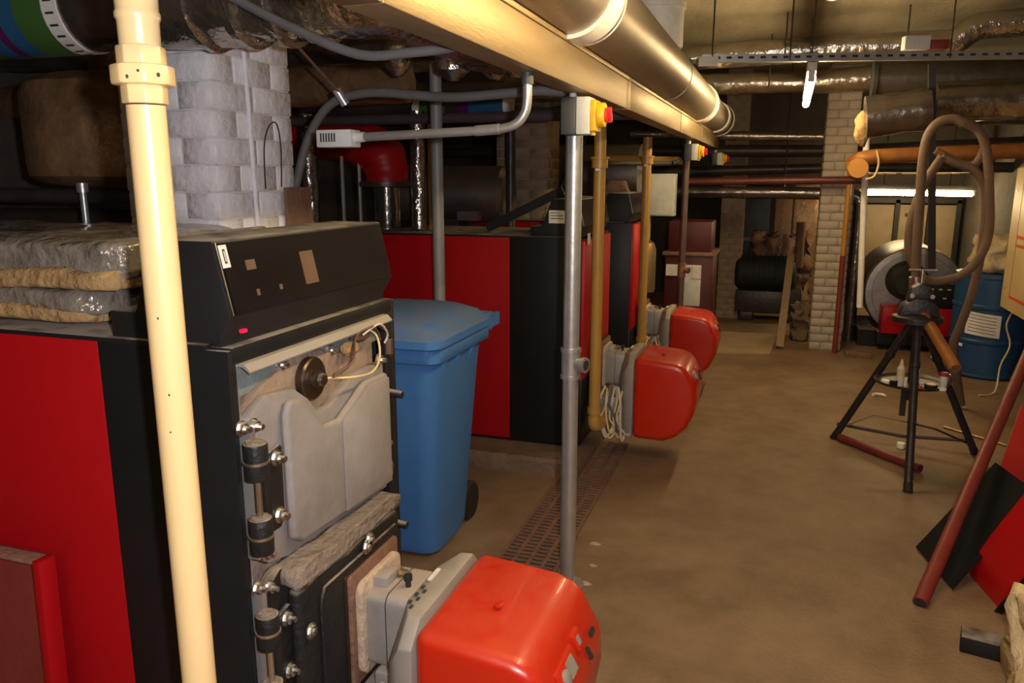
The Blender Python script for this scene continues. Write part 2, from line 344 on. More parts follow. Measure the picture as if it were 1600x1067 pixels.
# ------------------------------------------------------------ boilers
X0=-.98; XB=-2.25; ZB=.1; ZT=1.275
def hexbolt(m,p,ax,r=.010,h=.012,stud=.012):
    p=V(*p); a=V(*ax)
    m.cyl(p,p+a*h,r,n=6); m.cyl(p+a*h,p+a*(h+stud),r*.5,n=10); m.cyl(p-a*.001,p+a*.002,r*1.35,n=14)
def console(t,y0,y1,first):
    prof=[(-1.27,ZT),(-1.27,1.335),(-1.205,1.335),(-1.15,1.480),(-1.007,1.480),(-.975,1.335),(-1.003,1.290),(-1.003,ZT)]
    c=MB().prism(prof,'y',y0,y1).build('control_console','blackmatte',t,bevel=.004)
    # smoked window on the sloping face
    a=V(-1.007,0,1.480); b=V(-.975,0,1.335); d=(b-a).normalized(); n=V(-d.z,0,d.x); n=-n if n.x<0 else n
    def q(yy,s,off): p=a+d*s+n*off; return (p.x,yy,p.z)
    def slab(n_,mm,ya,yb,s0,s1,o0,o1,par=c):
        m=MB(); vs=[q(ya,s0,o0),q(yb,s0,o0),q(yb,s1,o0),q(ya,s1,o0),q(ya,s0,o1),q(yb,s0,o1),q(yb,s1,o1),q(ya,s1,o1)]
        m.add(vs,[(0,3,2,1),(4,5,6,7),(0,1,5,4),(1,2,6,5),(2,3,7,6),(3,0,4,7)]); return m.build(n_,mm,par)
    slab('smoked_window','glass',y0+.012,y1-.012,.006,.146,-.002,.004)
    slab('edge_strip','steel',y0+.002,y0+.005,.004,.146,0,.0045)
    if first:
        slab('tan_panel','plate_tan',y0+.262,y0+.312,.045,.118,.003,.0055)  # plain tan rectangle set on the smoked front
        slab('switch','plate_tan',y0+.075,y0+.105,.045,.065,.003,.005)
        slab('switch','plate_tan',y0+.088,y0+.098,.105,.118,.003,.005)
        slab('switch','plate_tan',y0+.165,y0+.175,.105,.116,.003,.005)
        s=slab('number_tag','paper',y0+.008,y0+.030,.010,.054,.004,.0055)
        slab('tag_mark','ink_hole',y0+.0155,y0+.0225,.018,.046,.0055,.0062)
        slab('tag_slit','paper',y0+.0178,y0+.0202,.022,.042,.0062,.0066)
        MB().box(-.9945,-.9865,y0+.045,y0+.06,1.296,1.303).build('indicator_light','indic',c)
    return c
def boiler(yc,open_,label):
    y0=yc-.345; y1=yc+.345
    t=thing('boiler',label,'boiler',((X0+XB)/2,yc,ZB),group='row of red and black boilers')
    XD=-1.30 if open_ else -1.385
    th=.012
    MB().box(XB,XD-.001,y0,y0+th,ZB+.02,ZT-.004).build('side_panel','red',t,bevel=.002,label='red side panel')
    MB().box(XD+.001,X0,y0,y0+th,ZB+.02,ZT-.004).build('side_panel','black',t,bevel=.002,label='black side panel')
    MB().box(XB,XD-.001,y1-th,y1,ZB+.02,ZT-.004).build('side_panel','red',t,bevel=.002,label='red side panel')
    MB().box(XD+.001,X0,y1-th,y1,ZB+.02,ZT-.004).build('side_panel','black',t,bevel=.002,label='black side panel')
    MB().box(XB,XB+th,y0+th,y1-th,ZB+.02,ZT-.004).build('back_panel','black',t)
    MB().box(XB-.005,-1.03,y0-.003,y1+.003,ZT-.004,ZT+.006).build('top_panel','black',t,bevel=.002)
    MB().box(XB,-1.0,y0+.02,y1-.02,ZB,ZB+.04).build('base_frame','black',t)
    if not open_:
        MB().box(X0-.02,X0+.018,y0+.008,y1-.008,.50,1.262).build('front_cover','redpanel',t,bevel=.008,label='red upper front cover')
        MB().box(X0-.02,X0+.012,y0+.008,y1-.008,ZB+.02,.495).build('front_cover','black',t,bevel=.008,label='black lower front cover')
        console(t,y0+.01,y1-.01,False)
        return t
    # --- opened front
    console(t,y0+.012,y1-.012,True)
    MB().box(-1.0,X0,y0+.012,y0+.022,ZB,ZT-.03).box(-1.0,X0,y1-.052,y1-.012,ZB,ZT-.03).box(-1.03,X0,y0+.012,y1-.012,ZT-.034,ZT).build('front_frame','black',t,bevel=.002)
    MB().box(-.996,X0-.002,y0+.023,y0+.027,ZB,1.24).build('edge_strip','zinc',t)
    MB().prism([(X0-.03,1.242),(X0+.012,1.240),(X0+.026,1.226),(X0+.024,1.222),(X0+.008,1.234),(X0-.03,1.234)],'y',y0+.03,y1-.06).build('steel_lip','greyring',t)
    yy=lambda p:(p[1],p[2])
    MB().box(-1.25,-1.02,y0+.03,y1-.05,ZB+.03,1.19).build('cast_block','castiron',t,bevel=.02,jit=.006)
    MB().box(-1.03,-1.005,y0+.03,y1-.055,1.165,1.238).build('insulation_sheet','teal',t,jit=.003)
    MB().prism([(1.235,1.12),(1.30,1.168),(1.36,1.185),(1.44,1.215),(1.55,1.205),(1.62,1.18),(1.74,1.16),(1.80,1.19),(1.80,1.06),(1.235,1.06)],'x',-1.02,-.992).build('casting_rim','castiron',t,bevel=.008,jit=.004)
    # upper door
    d=MB().prism([(1.235,1.128),(1.30,1.160),(1.40,1.150),(1.45,1.115),(1.487,1.075),(1.54,1.07),(1.60,1.095),(1.66,1.122),(1.805,1.118),(1.805,.765),(1.34,.785),(1.275,.80),(1.235,.835)],'x',-.995,-.968).build('upper_door','grey_door',t,bevel=.006)
    MB().prism([(1.335,1.108),(1.352,1.138),(1.395,1.132),(1.44,1.09),(1.475,1.045),(1.545,1.04),(1.61,1.07),(1.67,1.10),(1.79,1.095),(1.79,.79),(1.37,.808),(1.335,.83)],'x',-.968,-.945).build('raised_face','grey_door',d,bevel=.014,seg=3)
    MB().prism([(1.548,1.035),(1.68,1.088),(1.784,1.084),(1.784,.796),(1.548,.806)],'x',-.946,-.940).build('raised_face','grey_door',d,bevel=.005)
    # round sight port
    p=MB().lathe([(.050,-.99),(.050,-.975),(.046,-.971),(.022,-.970),(.020,-.962),(.012,-.960),(.012,-.945),(.006,-.943)],(0,1.485,1.15),'x',26).build('sight_port','bronze',t)
    MB().cyl((-.957,1.485,1.15),(-.948,1.485,1.15),.015,n=6).build('port_nut','steel',p)
    # hinges
    for k,(zs) in enumerate(((1.095,.865),(.73,.50))):
        hh=MB().cyl((-.93,1.205,zs[0]),(-.93,1.205,zs[0]-.075),.0235,n=20).build('hinge','blackcast',t,bevel=.003,label='black hinge knuckle')
        MB().cyl((-.93,1.205,zs[1]),(-.93,1.205,zs[1]+.075),.0235,n=20).build('knuckle','blackcast',hh,bevel=.003)
        for z in (zs[0],zs[1]+.075):
            MB().cyl((-.93,1.205,z-.041),(-.93,1.205,z-.036),.0255,n=20).build('washer','steel',hh)
            MB().cyl((-.93,1.205,z),(-.93,1.205,z+.004),.017,n=16).build('pin_head','dust',hh)
        MB().cyl((-.93,1.205,zs[1]),(-.93,1.205,zs[0]),.007,n=10).build('hinge_pin','steel',hh)
        MB().prism([(1.232,zs[0]-.055),(1.312,zs[0]-.040),(1.318,zs[0]-.046),(1.315,zs[1]+.030),(1.30,zs[1]+.010),(1.232,zs[1]+.012)],'x',-.962,-.950).box(-.95,-.925,1.222,1.240,zs[1]+.0,zs[0]-.01).build('hinge_bracket','blackcast',hh,bevel=.003)
        MB().box(-.985,-.955,1.224,1.240,zs[1]-.03,zs[0]+.03).build('hinge_plate','zinc',hh)
        for (y,z) in ((1.294,zs[0]-.064),(1.294,zs[1]+.040)): b=MB(); hexbolt(b,(-.950,y,z),(1,0,0),.013); b.build('bolt','steel',hh)
    for (y,z) in ((1.212,1.118),(1.25,1.112),(1.262,.83),(1.225,.77),(1.262,.752),(1.79,.835),(1.79,.90),(1.775,1.13),(1.79,.725),(1.79,.63),(1.60,1.19),(1.40,1.20)):
        b=MB(); hexbolt(b,(-.966 if z<1.15 else -1.004,y,z),(1,0,0),.012); b.build('bolt','steel',t)
    for (y,z) in ((1.805,1.035),(1.81,.66)):
        MB().cyl((-.97,y,z),(-.915,y,z-.004),.012,.010,n=14).build('door_pin','blackcast',t)
    MB().box(-.978,-.955,1.80,1.814,.80,.84).build('yellow_gasket','wool',t)
    MB().box(-.978,-.962,1.84,1.852,1.13,1.17).build('frame_clip','steel',t)
    # lower door
    d=MB().prism([(1.235,.74),(1.30,.775),(1.56,.752),(1.70,.762),(1.80,.745),(1.805,.70),(1.805,.14),(1.235,.14)],'x',-.995,-.962).build('lower_door','blackcast',t,bevel=.006)
    MB().prism([(1.31,.72),(1.40,.735),(1.52,.72),(1.62,.73),(1.78,.722),(1.79,.70),(1.79,.17),(1.31,.17)],'x',-.962,-.925).build('raised_face','blackcast',d,bevel=.018,seg=3)
    MB().prism([(1.40,.69),(1.75,.69),(1.77,.66),(1.77,.28),(1.38,.28),(1.38,.66)],'x',-.926,-.915).build('raised_face','blackcast',d,bevel=.006)
    bundle(-.985,-.925,1.30,1.79,.722,.768,'x',61,.014).build('dusty_ledge','dust',d,sharp=180)
    for (y,z) in ((1.585,.700),(1.60,.712),(1.33,.62)):
        b=MB(); hexbolt(b,(-.914,y,z),(1,0,0),.014,.008,.004); b.build('bolt','steel',d)
    # loose wires at the top right
    import_w=[('wirey',[(-.95,1.50,1.15),(-.925,1.58,1.135),(-.93,1.68,1.125),(-.945,1.745,1.15),(-.955,1.75,1.20),(-.965,1.715,1.225)]),
      ('wireb',[(-.93,1.495,1.155),(-.92,1.55,1.17),(-.945,1.615,1.205),(-.96,1.69,1.225),(-.955,1.75,1.215),(-.955,1.77,1.185)]),
      ('wireb',[(-.93,1.50,1.16),(-.915,1.56,1.18),(-.95,1.64,1.22),(-.94,1.72,1.232),(-.95,1.78,1.21)]),
      ('wirer',[(-.955,1.70,1.225),(-.945,1.745,1.23),(-.945,1.79,1.205)]),
      ('wirew',[(-.955,1.68,1.215),(-.935,1.73,1.235),(-.95,1.80,1.195),(-.96,1.80,1.17)])]
    for mm,pp in import_w: MB().tube(pp,.0028,6,6).build('loose_wire',mm,t)
    MB().ball((-.975,1.70,1.21),(.022,.04,.02),10).build('wire_bundle','wireb',t,jit=.008)
    MB().ball((-.975,1.655,1.185),(.018,.035,.02),10).build('wool_tuft','wool',t,jit=.01)
    return t
boiler(1.553,True,'nearest red and black boiler with its front cover off, dusty doors showing')
boiler(4.42,False,'second red and black boiler, behind the blue wheelie bin')
boiler(5.90,False,'third red and black boiler, farthest of the closed boilers')
# label plates on the second boiler's console
for o in [q for q in COL.objects if q.name.startswith('boiler') and q.get('label','').startswith('second')]:
    cc=[k for k in o.children if k.name.startswith('control_console')][0]
    lb=MB().box(-1.165,-1.075,4.081,4.084,1.352,1.42).build('rating_plate','paper',cc)
    for z in (1.405,1.39,1.375): MB().box(-1.155,-1.085 if z<1.4 else -1.11,4.0795,4.081,z,z+.004).build('printed_line','ink_hole',lb)
    MB().box(-.955,-.953,4.10,4.16,1.24,1.30).build('note_tag','paper',cc)
# ------------------------------------------------------------ burners
def burner(yc,label):
    t=thing('burner',label,'burner',(-.66,yc,.12),group='red covered burners')
    MB().prism(rrect(yc-.125,yc+.125,.375,.675,.012),'x',-.935,-.910).build('flange_plate','bronze',t,bevel=.002)
    MB().prism(rrect(yc-.122,yc+.122,.378,.672,.012),'x',-.910,-.900).build('flange_plate','rust',t,bevel=.002)
    MB().prism(rrect(yc-.105,yc+.105,.40,.645,.03),'x',-.900,-.882).build('gasket','gasket',t,bevel=.004)
    nk=MB().prism(rrect(yc-.085,yc+.085,.42,.615,.025),'x',-.905,-.745).build('neck_housing','greycast',t,bevel=.004)
    MB().prism(rrect(yc-.0855,yc+.0855,.4195,.6155,.0255),'x',-.8315,-.829).build('joint_line','ink_hole',nk)
    MB().box(-.885,-.845,yc-.045,yc+.02,.60,.64).build('clamp_lug','greycast',nk,bevel=.005)
    b=MB(); hexbolt(b,(-.84,yc+.02,.625),(1,0,0),.010,.018,.01); b.build('clamp_bolt','brass',nk)
    MB().cyl((-.80,yc-.02,.612),(-.80,yc-.02,.64),.007,n=12).cyl((-.80,yc-.02,.632),(-.80,yc-.02,.646),.0105,n=12).build('test_nipple','rubber',nk)
    # casing ring, chamfered behind, full section in front
    def sec(x,hw,zb,zt,ch): return [(x,yc-hw,zb),(x,yc+hw,zb),(x,yc+hw,zt-ch),(x,yc+hw-ch,zt),(x,yc-hw+ch,zt),(x,yc-hw,zt-ch)]
    c=MB().loft([sec(-.79,.14,.25,.60,.11),sec(-.765,.195,.18,.622,.10),sec(-.735,.215,.16,.63,.055),sec(-.70,.215,.155,.63,.05)]).build('casing_ring','greyring',t,bevel=.005)
    MB().box(-.758,-.748,yc+.0,yc+.06,.6275,.6315).build('type_label','paper',c)
    for i in range(6): MB().box(-.745-.012*(i%2),-.738-.012*(i%2),yc-.13+.018*i,yc-.118+.018*i,.628,.6318).build('raised_mark','darkgrey',c)
    prof=[(-.70,.155),(-.53,.152),(-.46,.18),(-.405,.235),(-.37,.31),(-.357,.39),(-.362,.47),(-.410,.560),(-.435,.585),(-.475,.600),(-.70,.622)]
    cv=MB().prism(prof,'y',yc-.212,yc+.212).build('hood','redcover',t,bevel=.032,seg=4)
    # sight window recess with buttons on the nose
    def on(a,w,h,o,name,mm,yo,par=cv,thk=.004,bev=0):
        # a: fraction down the sloping nose
        p=V(-.410,0,.56).lerp(V(-.362,0,.47),a); d=(V(-.362,0,.47)-V(-.410,0,.56)).normalized(); n=V(-d.z,0,d.x); n=-n if n.x<0 else n
        return MB().obox(V(p.x,yc+yo,p.z)+n*o,(h,w,thk),Matrix((d,V(0,1,0),n)).transposed()).build(name,mm,par,bevel=bev)
    r=on(.55,.13,.06,.002,'window_surround','redcover',-.075,thk=.012,bev=.005)
    on(.55,.045,.038,.009,'sight_window','greyring',-.06,r)
    p=MB().lathe([(.018,-.004),(.018,.004),(.014,.006)],(0,0,0),'z',18)
    d=(V(-.362,0,.47)-V(-.410,0,.56)).normalized(); n=V(-d.z,0,d.x); n=-n if n.x<0 else n
    mt=Matrix((d,V(0,1,0),n)).transposed(); cc=V(-.410,yc-.105,.56).lerp(V(-.362,yc-.105,.47),.55)+n*.009
    p.v=[mt@q+cc for q in p.v]; p.build('reset_button','greyring',r)
    on(.40,.045,.045,.004,'lug','redcover',.03,thk=.016,bev=.005); on(.40,.018,.02,.0125,'slot','greyring',.022,thk=.002)
    on(.75,.03,.012,.004,'slot','ink_hole',.12,thk=.008)
    on(.95,.012,.03,.002,'slot','ink_hole',.06,thk=.008)
    MB().ball((-.56,yc-.03,.617),(.012,.016,.003),10).build('cover_screw','redcover',cv)
    # valve block and wiring under the neck
    MB().box(-.90,-.80,yc-.16,yc+.02,.24,.37).box(-.86,-.80,yc-.10,yc+.05,.37,.42).build('gas_valve','greycast',t,bevel=.008)
    MB().box(-.795,-.75,yc-.19,yc-.02,.28,.40).build('wiring_box','darkgrey',t,bevel=.006)
    MB().box(-.925,-.87,yc-.23,yc-.10,.19,.215).build('valve_bracket','whitegrey',t,bevel=.003)
    rnd=random.Random(int(yc*100))
    for i in range(9):
        y=yc-.19+rnd.uniform(-.03,.03); x=-.86+.012*i
        pts=[(x,y+.02,.44-.01*(i%3)),(x+rnd.uniform(-.03,.03),y-.03,.36),(x+rnd.uniform(-.04,.05),y-.03,.26),(x+.03+rnd.uniform(-.03,.02),y-.01,.17+rnd.uniform(-.03,.03)),(x+.06,y+.03,.24),(x+.07,y+.05,.33)]
        MB().tube(pts,.0055 if i%3 else .008,6,6).build('cable',('wirew','wirey','wirew','hose')[i%4],t)
    return t
burner(1.60,'nearest orange-red burner hood on a grey neck, bottom of the photo')
burner(4.40,'red burner with loose cables on the second boiler')
burner(5.90,'red burner of the third boiler, farthest of the three')

# ------------------------------------------------------------ blue wheelie bin
def wheelie_bin():
    t=thing('wheelie_bin','blue plastic wheelie bin with closed lid between the first two boilers','bin',(-1.50,2.93,0))
    def loop(x0,x1,y0,y1,r,z): return [(p[0],p[1],z) for p in rrect(x0,x1,y0,y1,r,6)]
    b=MB().loft([loop(-1.72,-1.29,2.80,3.16,.07,.02),loop(-1.725,-1.285,2.785,3.19,.075,.05),loop(-1.765,-1.235,2.70,3.25,.08,.80),loop(-1.775,-1.225,2.685,3.26,.08,.90)]).build('body','bluebin',t,sharp=50)
    MB().loft([loop(-1.795,-1.205,2.665,3.28,.06,.885),loop(-1.80,-1.20,2.66,3.285,.06,.89),loop(-1.80,-1.20,2.66,3.285,.06,.945),loop(-1.795,-1.205,2.665,3.28,.06,.95)]).build('rim','bluebin',t,sharp=50)
    for x in (-1.27,-1.73): MB().prism([(2.70,.89),(2.78,.89),(2.75,.84),(2.72,.84)],'x',x-.012,x+.012).build('rib','bluebin',b)
    for y in (2.78,2.93,3.08): MB().prism([(-1.235,.89),(-1.205,.89),(-1.235,.82)],'y',y-.005,y+.005).build('rib','bluebin',b)
    l=MB().loft([loop(-1.815,-1.185,2.63,3.24,.06,.950),loop(-1.82,-1.18,2.625,3.245,.06,.955),loop(-1.82,-1.18,2.625,3.245,.06,.985),loop(-1.80,-1.20,2.645,3.24,.06,1.0),loop(-1.785,-1.215,2.665,3.24,.06,1.005),loop(-1.77,-1.23,2.68,3.24,.06,1.022),loop(-1.70,-1.30,2.78,3.22,.10,1.048),loop(-1.62,-1.38,2.9,3.15,.09,1.056)]).build('lid','bluebin',t,sharp=40)
    MB().box(-1.80,-1.20,3.225,3.275,.965,1.0).build('lid_hinge','bluebin',l,bevel=.008)
    MB().tube([(-1.79,3.26,.93),(-1.79,3.345,.965),(-1.77,3.36,.97),(-1.23,3.36,.97),(-1.21,3.345,.965),(-1.21,3.26,.93)],.017,10).box(-1.215,-1.195,3.25,3.37,.93,.985).build('handle','bluebin',t)
    for x in (-1.70,-1.315):
        w=MB().lathe([(.02,-.025),(.085,-.025),(.095,-.015),(.095,.015),(.085,.025),(.02,.025)],(x,3.24,.09),'x',24).build('wheel','rubber',t)
        MB().lathe([(.02,-.028),(.05,-.028),(.05,.028),(.02,.028)],(x,3.22,.095),'x',16).build('hub','rubber',w)
    MB().cyl((-1.72,3.22,.095),(-1.30,3.22,.095),.010,n=10).build('axle','steel',t)
    return t
wheelie_bin()
# ------------------------------------------------------------ trunking, duct, posts
t=thing('cable_trunking','long brassy rectangular cable trunking overhead along the boiler fronts','trunking',(-.66,3.9,1.87))
ys=[-.7,1.2,3.35,5.2,6.6,8.45]
for a,b in zip(ys,ys[1:]):
    s=MB().box(-.70,-.62,a+.0015,b-.0015,1.87,1.985).build('trunking_section','brass',t,bevel=.003)
    MB().box(-.702,-.616,a+.003,b-.003,1.985,2.0).build('trunking_lid','brass',s,bevel=.002)
for y in (3.35,5.2,6.6): MB().box(-.703,-.6165,y-.03,y+.03,1.868,1.984).build('joint_sleeve','brass',t,bevel=.001)
t=thing('ventilation_duct','thick round metal duct with white taped joints lying on the trunking','duct',(-.615,3.8,2.0))
ys=[-.7,2.40,4.3,6.25,7.85]
for i,(a,b) in enumerate(zip(ys,ys[1:])):
    MB().cyl((-.615,a,2.132),(-.615,b,2.132),.130,n=48).build('duct_section','duct',t)
    MB().lathe([(.130,-.01),(.1345,-.008),(.1345,.008),(.130,.01)],(-.615,a+.14,2.132),'y',48).build('seam_bead','duct',t)
for y,wd in ((2.40,.13),(6.2,.17),(7.72,.18)):
    MB().lathe([(.125,-wd/2),(.142,-wd/2),(.144,0),(.142,wd/2),(.125,wd/2)],(-.615,y,2.132),'y',48).build('joint_tape','white',t)
MB().lathe([(.13,0),(.15,.05),(.15,.28),(.14,.30)],(-.615,7.9,2.132),'y',48).build('end_collar','duct',t)
MB().lathe([(.1505,.14),(.156,.142),(.156,.27),(.1505,.272)],(-.615,7.9,2.132),'y',48).build('joint_tape','white',t)
t=thing('flue_stub','pale round flue stub hanging from the ceiling above the duct','flue',(-.70,4.6,2.29))
MB().lathe([(.10,0),(.135,.0),(.14,.006),(.14,.46)],(-.70,4.6,2.29),'z',40).build('flue_pipe','white',t)
MB().lathe([(.141,.20),(.150,.20),(.150,.235),(.141,.235)],(-.70,4.6,2.29),'z',40).build('flue_band','white',t)
def post(x,y,z1,r,m,label,tee=None,teedir=(1,0,0),base=True,teem=None):
    t=thing('pipe_post',label,'post',(x,y,0))
    MB().cyl((x,y,.012),(x,y,z1),r,n=24).build('tube',m,t)
    if base: MB().cyl((x,y,0),(x,y,.014),r*2.2,n=24).build('floor_flange',m,t)
    if tee:
        z=tee; q=V(x,y,z); dd=V(*teedir).normalized()
        e=MB().cyl((x,y,z-.055),(x,y,z+.055),r*1.18,n=24).cyl((x,y,z-.058),(x,y,z-.045),r*1.3,n=24).cyl((x,y,z+.045),(x,y,z+.058),r*1.3,n=24).cyl(q,q+dd*.058,r*.8,n=20).cyl(q+dd*.05,q+dd*.066,r*.98,n=20).build('tee_fitting',teem or m,t,sharp=40)
        MB().cyl(q+dd*.0665,q+dd*.068,r*.62,n=20).build('tee_bore','ink_hole',e)  # black disc painted as the shade inside the tee
    return t
post(-.70,2.77,1.87,.030,'zinc','bright silver post carrying the trunking in the middle of the photo',.915,(.9,-.3,0))
post(-.70,6.30,1.87,.026,'darkbrown','brownish post carrying the trunking by the far burner',.87,(.95,-.35,0),teem='rust')
post(-1.598,3.6,2.2,.029,'paintgrey','dull grey post standing behind the blue bin',base=True)
# ------------------------------------------------------------ gas pipes
def gas_pipe(x,y,z0,z1,r,m,label,band=None):
    t=thing('gas_pipe',label,'pipe',(x,y,z0))
    MB().cyl((x,y,z0),(x,y,z1),r,n=24).build('tube',m,t)
    MB().tube([(x,y,z0+.01),(x,y,z0-.02),(x+.004,y+.012,z0-.045),(x+.01,y+.05,z0-.05),(x+.02,y+.21,z0-.05)],r*1.12,16,3).build('elbow',m,t)
    MB().cyl((x,y,z0+.03),(x,y,z0+.06),r*1.25,n=20).build('socket',m,t)
    if band:
        MB().cyl((x,y,band-.02),(x,y,band+.025),r*1.35,n=20).cyl((x,y,band+.025),(x,y,band+.035),r*1.6,n=20).build('union_nut',m,t)
        MB().box(x-.012,x+.014,y-r*1.5,y-r*1.3,band-.035,band-.022).build('white_tag','paper',t)
    return t
gas_pipe(-.885,4.04,.30,1.86,.031,'yellow','ochre yellow gas drop pipe beside the silver post',1.66)
gas_pipe(-.885,5.56,.40,1.86,.031,'yellow','ochre yellow gas drop pipe of the third boiler',1.70)
# cream drop pipe in the foreground
cx,cy=-.885,.955
t=thing('gas_pipe','thick glossy cream pipe with hexagonal union in the left foreground','pipe',(cx,cy,0))
MB().cyl((cx,cy,.15),(cx,cy,1.70),.0272,n=40).build('tube','cream',t)
u=MB().cyl((cx,cy,1.702),(cx,cy,1.728),.0320,n=8).build('lower_socket','cream',t,bevel=.002)
MB().cyl((cx,cy,1.727),(cx,cy,1.756),.0445,n=8).build('union_nut','cream',t,bevel=.005)
MB().cyl((cx,cy,1.755),(cx,cy,1.782),.0340,n=8).build('upper_socket','cream',t,bevel=.003)
MB().lathe([(.0282,0),(.0285,.035),(.031,.040),(.031,.046),(.029,.05),(.0295,.07),(.034,.085),(.035,.12),(.034,.2),(.03,.3),(.03,.75)],(cx,cy,1.78),'z',40).build('upper_tube','cream',t)
MB().tube([(cx,cy,.17),(cx,cy,.11),(cx+.01,cy+.03,.085),(cx+.03,cy+.14,.08),(cx+.04,cy+.45,.10),(cx+.03,cy+.49,.16),(cx+.025,cy+.50,.25)],.028,16,5).build('lower_bend','cream',t)
for k,(a,z,s) in enumerate(((-75,1.736,.004),(-55,1.744,.004),(-20,1.74,.005),(-58,1.27,.003),(-64,1.21,.003),(-70,1.39,.003),(-150,1.10,.004),(-150,1.44,.003))):
    r=.0437 if z>1.7 else .0272
    MB().ball((cx+math.cos(R(a))*r,cy+math.sin(R(a))*r,z),(s*.5,s*.5,s*random.uniform(.5,1.1)),8).build('paint_chip','creamchip',t)
# ------------------------------------------------------------ isolator switches
def isolator(x,y,z,s,label):
    t=thing('isolator_switch',label,'switch',(x,y,z),group='isolator switches under the trunking')
    def bx(a,b,hy,hz,n,m,bev=.004): return MB().box(x+a*s,x+b*s,y-hy*s,y+hy*s,z-hz*s,z+hz*s).build(n,m,t,bevel=bev)
    bx(0,.052,.045,.06,'rear_box','darkgrey'); bx(.052,.098,.045,.06,'front_box','whitegrey'); 
    MB().box(x+.098*s,x+.118*s,y-.040*s,y+.040*s,z-.050*s,z+.050*s).build('yellow_plate','yellowp',t,bevel=.004)
    MB().cyl((x+.118*s,y,z+.003),(x+.142*s,y,z+.003),.042*s,.039*s,n=28).build('yellow_boss','yellowp',t,bevel=.003)
    MB().cyl((x+.142*s,y,z+.003),(x+.15*s,y,z+.003),.024*s,n=20).obox((x+.155*s,y,z+.003),(.018*s,.017*s,.05*s),Matrix.Rotation(R(25),3,'X')).build('red_knob','redp',t,bevel=.003)
    MB().cyl((x+.03*s,y,z+.06*s),(x+.03*s,y,z+.085*s),.012*s,n=14).build('cable_gland','whitegrey',t)
    MB().cyl((x+.10*s,y,z-.062*s),(x+.10*s,y,z-.045*s),.010*s,n=12).build('cable_gland','yellowp',t)
isolator(-.708,2.655,1.795,1,'grey and white isolator with yellow boss and red knob on the silver post')
isolator(-.70,6.18,1.775,1,'small isolator with orange-yellow boss on the far brown post')
isolator(-.66,8.2,1.765,1,'tiny isolator with red knob at the far end of the trunking')
# ------------------------------------------------------------ bent conduit with sensor
t=thing('sensor_conduit','grey bent conduit dropping from the trunking to a small vented sensor','conduit',(-.9,2.09,1.7))
MB().tube([(-.66,2.09,1.872),(-.66,2.09,1.80),(-.668,2.09,1.765),(-.69,2.09,1.74),(-.73,2.09,1.727),(-.80,2.09,1.722),(-1.12,2.09,1.712),(-1.16,2.09,1.711)],.0125,16,4).build('conduit','whitegrey' if False else 'zinc',t)
MB().cyl((-.66,2.09,1.84),(-.66,2.09,1.871),.0165,n=20).build('coupler','darkgrey',t)
MB().cyl((-.81,2.09,1.722),(-.74,2.09,1.726),.0145,n=20).build('coupler','zinc',t)
MB().cyl((-1.19,2.09,1.710),(-1.155,2.09,1.711),.017,.014,n=20).build('cable_gland','whitegrey',t)
s=MB().box(-1.30,-1.185,2.06,2.12,1.682,1.732).build('sensor_box','whitegrey',t,bevel=.004)
for i in range(6): MB().box(-1.285+.009*i,-1.281+.009*i,2.0585,2.062,1.697,1.722).build('vent_slot','ink_hole',s)  # thin black bars painted as the shade inside the vents
# ------------------------------------------------------------ hoses by the ceiling
MB().tube([(-1.62,1.70,2.22),(-1.45,1.72,2.10)]+[(-1.310,1.750,2.028),(-1.149,1.750,1.951),(-0.976,1.750,1.884),(-0.841,1.750,1.882),(-0.744,1.750,1.887)]+[(-.69,1.72,1.893)],.0115,12,6).build('cable_hose','hose',label='thick grey hose sagging below the foil pipe to the trunking',cat='hose')
MB().tube([(-1.86,2.62,1.1)]+[(-1.804,2.620,1.393),(-1.752,2.620,1.564),(-1.691,2.620,1.729),(-1.617,2.620,1.831),(-1.547,2.620,1.874),(-1.468,2.620,1.889),(-1.364,2.620,1.891),(-1.117,2.620,1.868),(-0.928,2.620,1.873),(-0.791,2.620,1.879)]+[(-.70,2.62,1.872)],.0165,12,6).build('cable_hose','hose',label='grey hose curving up behind the console then level under the trunking',cat='hose')
st=[(-1.490,2.200,2.044)]+[(-1.510,2.580,1.880)]
t=thing('hanger_strap','thin rusty strap with a clamp holding up the grey hose','strap',st[0])
MB().bar(st[0],st[1],.010,.003,(0,1,0)).build('strap','rust',t)
q=V(*st[1]); MB().cyl(q+V(-.012,-.02,.022),q+V(.012,.0,-.03),.017,n=12).build('clamp','zinc',t)

# ------------------------------------------------------------ pipework behind and above the boilers
def run(name,pts,r,m,label,cat='pipe',smooth=0,n=20,wob=0,group=None):
    return MB().tube(pts,r,n,smooth,wob).build(name,m,label=label,cat=cat,group=group,sharp=60)
def dense(a,b,k):
    a=V(*a);b=V(*b); return [a.lerp(b,i/k) for i in range(k+1)]
t=thing('insulated_main','dark wrapped heating main with coloured bands, upper left corner','pipe',(-2.6,1.95,1.96))
MB().tube(dense((-4.25,1.95,2.09),(-1.66,1.95,2.085),60),.122,28,0,.05).build('wrapped_pipe','darkfoil',t,sharp=70)
for a,b,mm,nm in ((-2.30,-2.24,'bluep','blue_band'),(-2.24,-2.205,'purple','purple_band'),(-2.205,-2.14,'bluep','blue_band'),(-2.14,-2.03,'green','green_band'),(-2.40,-2.30,'green','green_band')):
    MB().cyl((a,1.95,2.087),(b,1.95,2.087),.1285,n=36).build(nm,mm,t)
wb=MB().cyl((-2.03,1.95,2.087),(-1.975,1.95,2.087),.1288,n=36).build('white_band','paper',t)
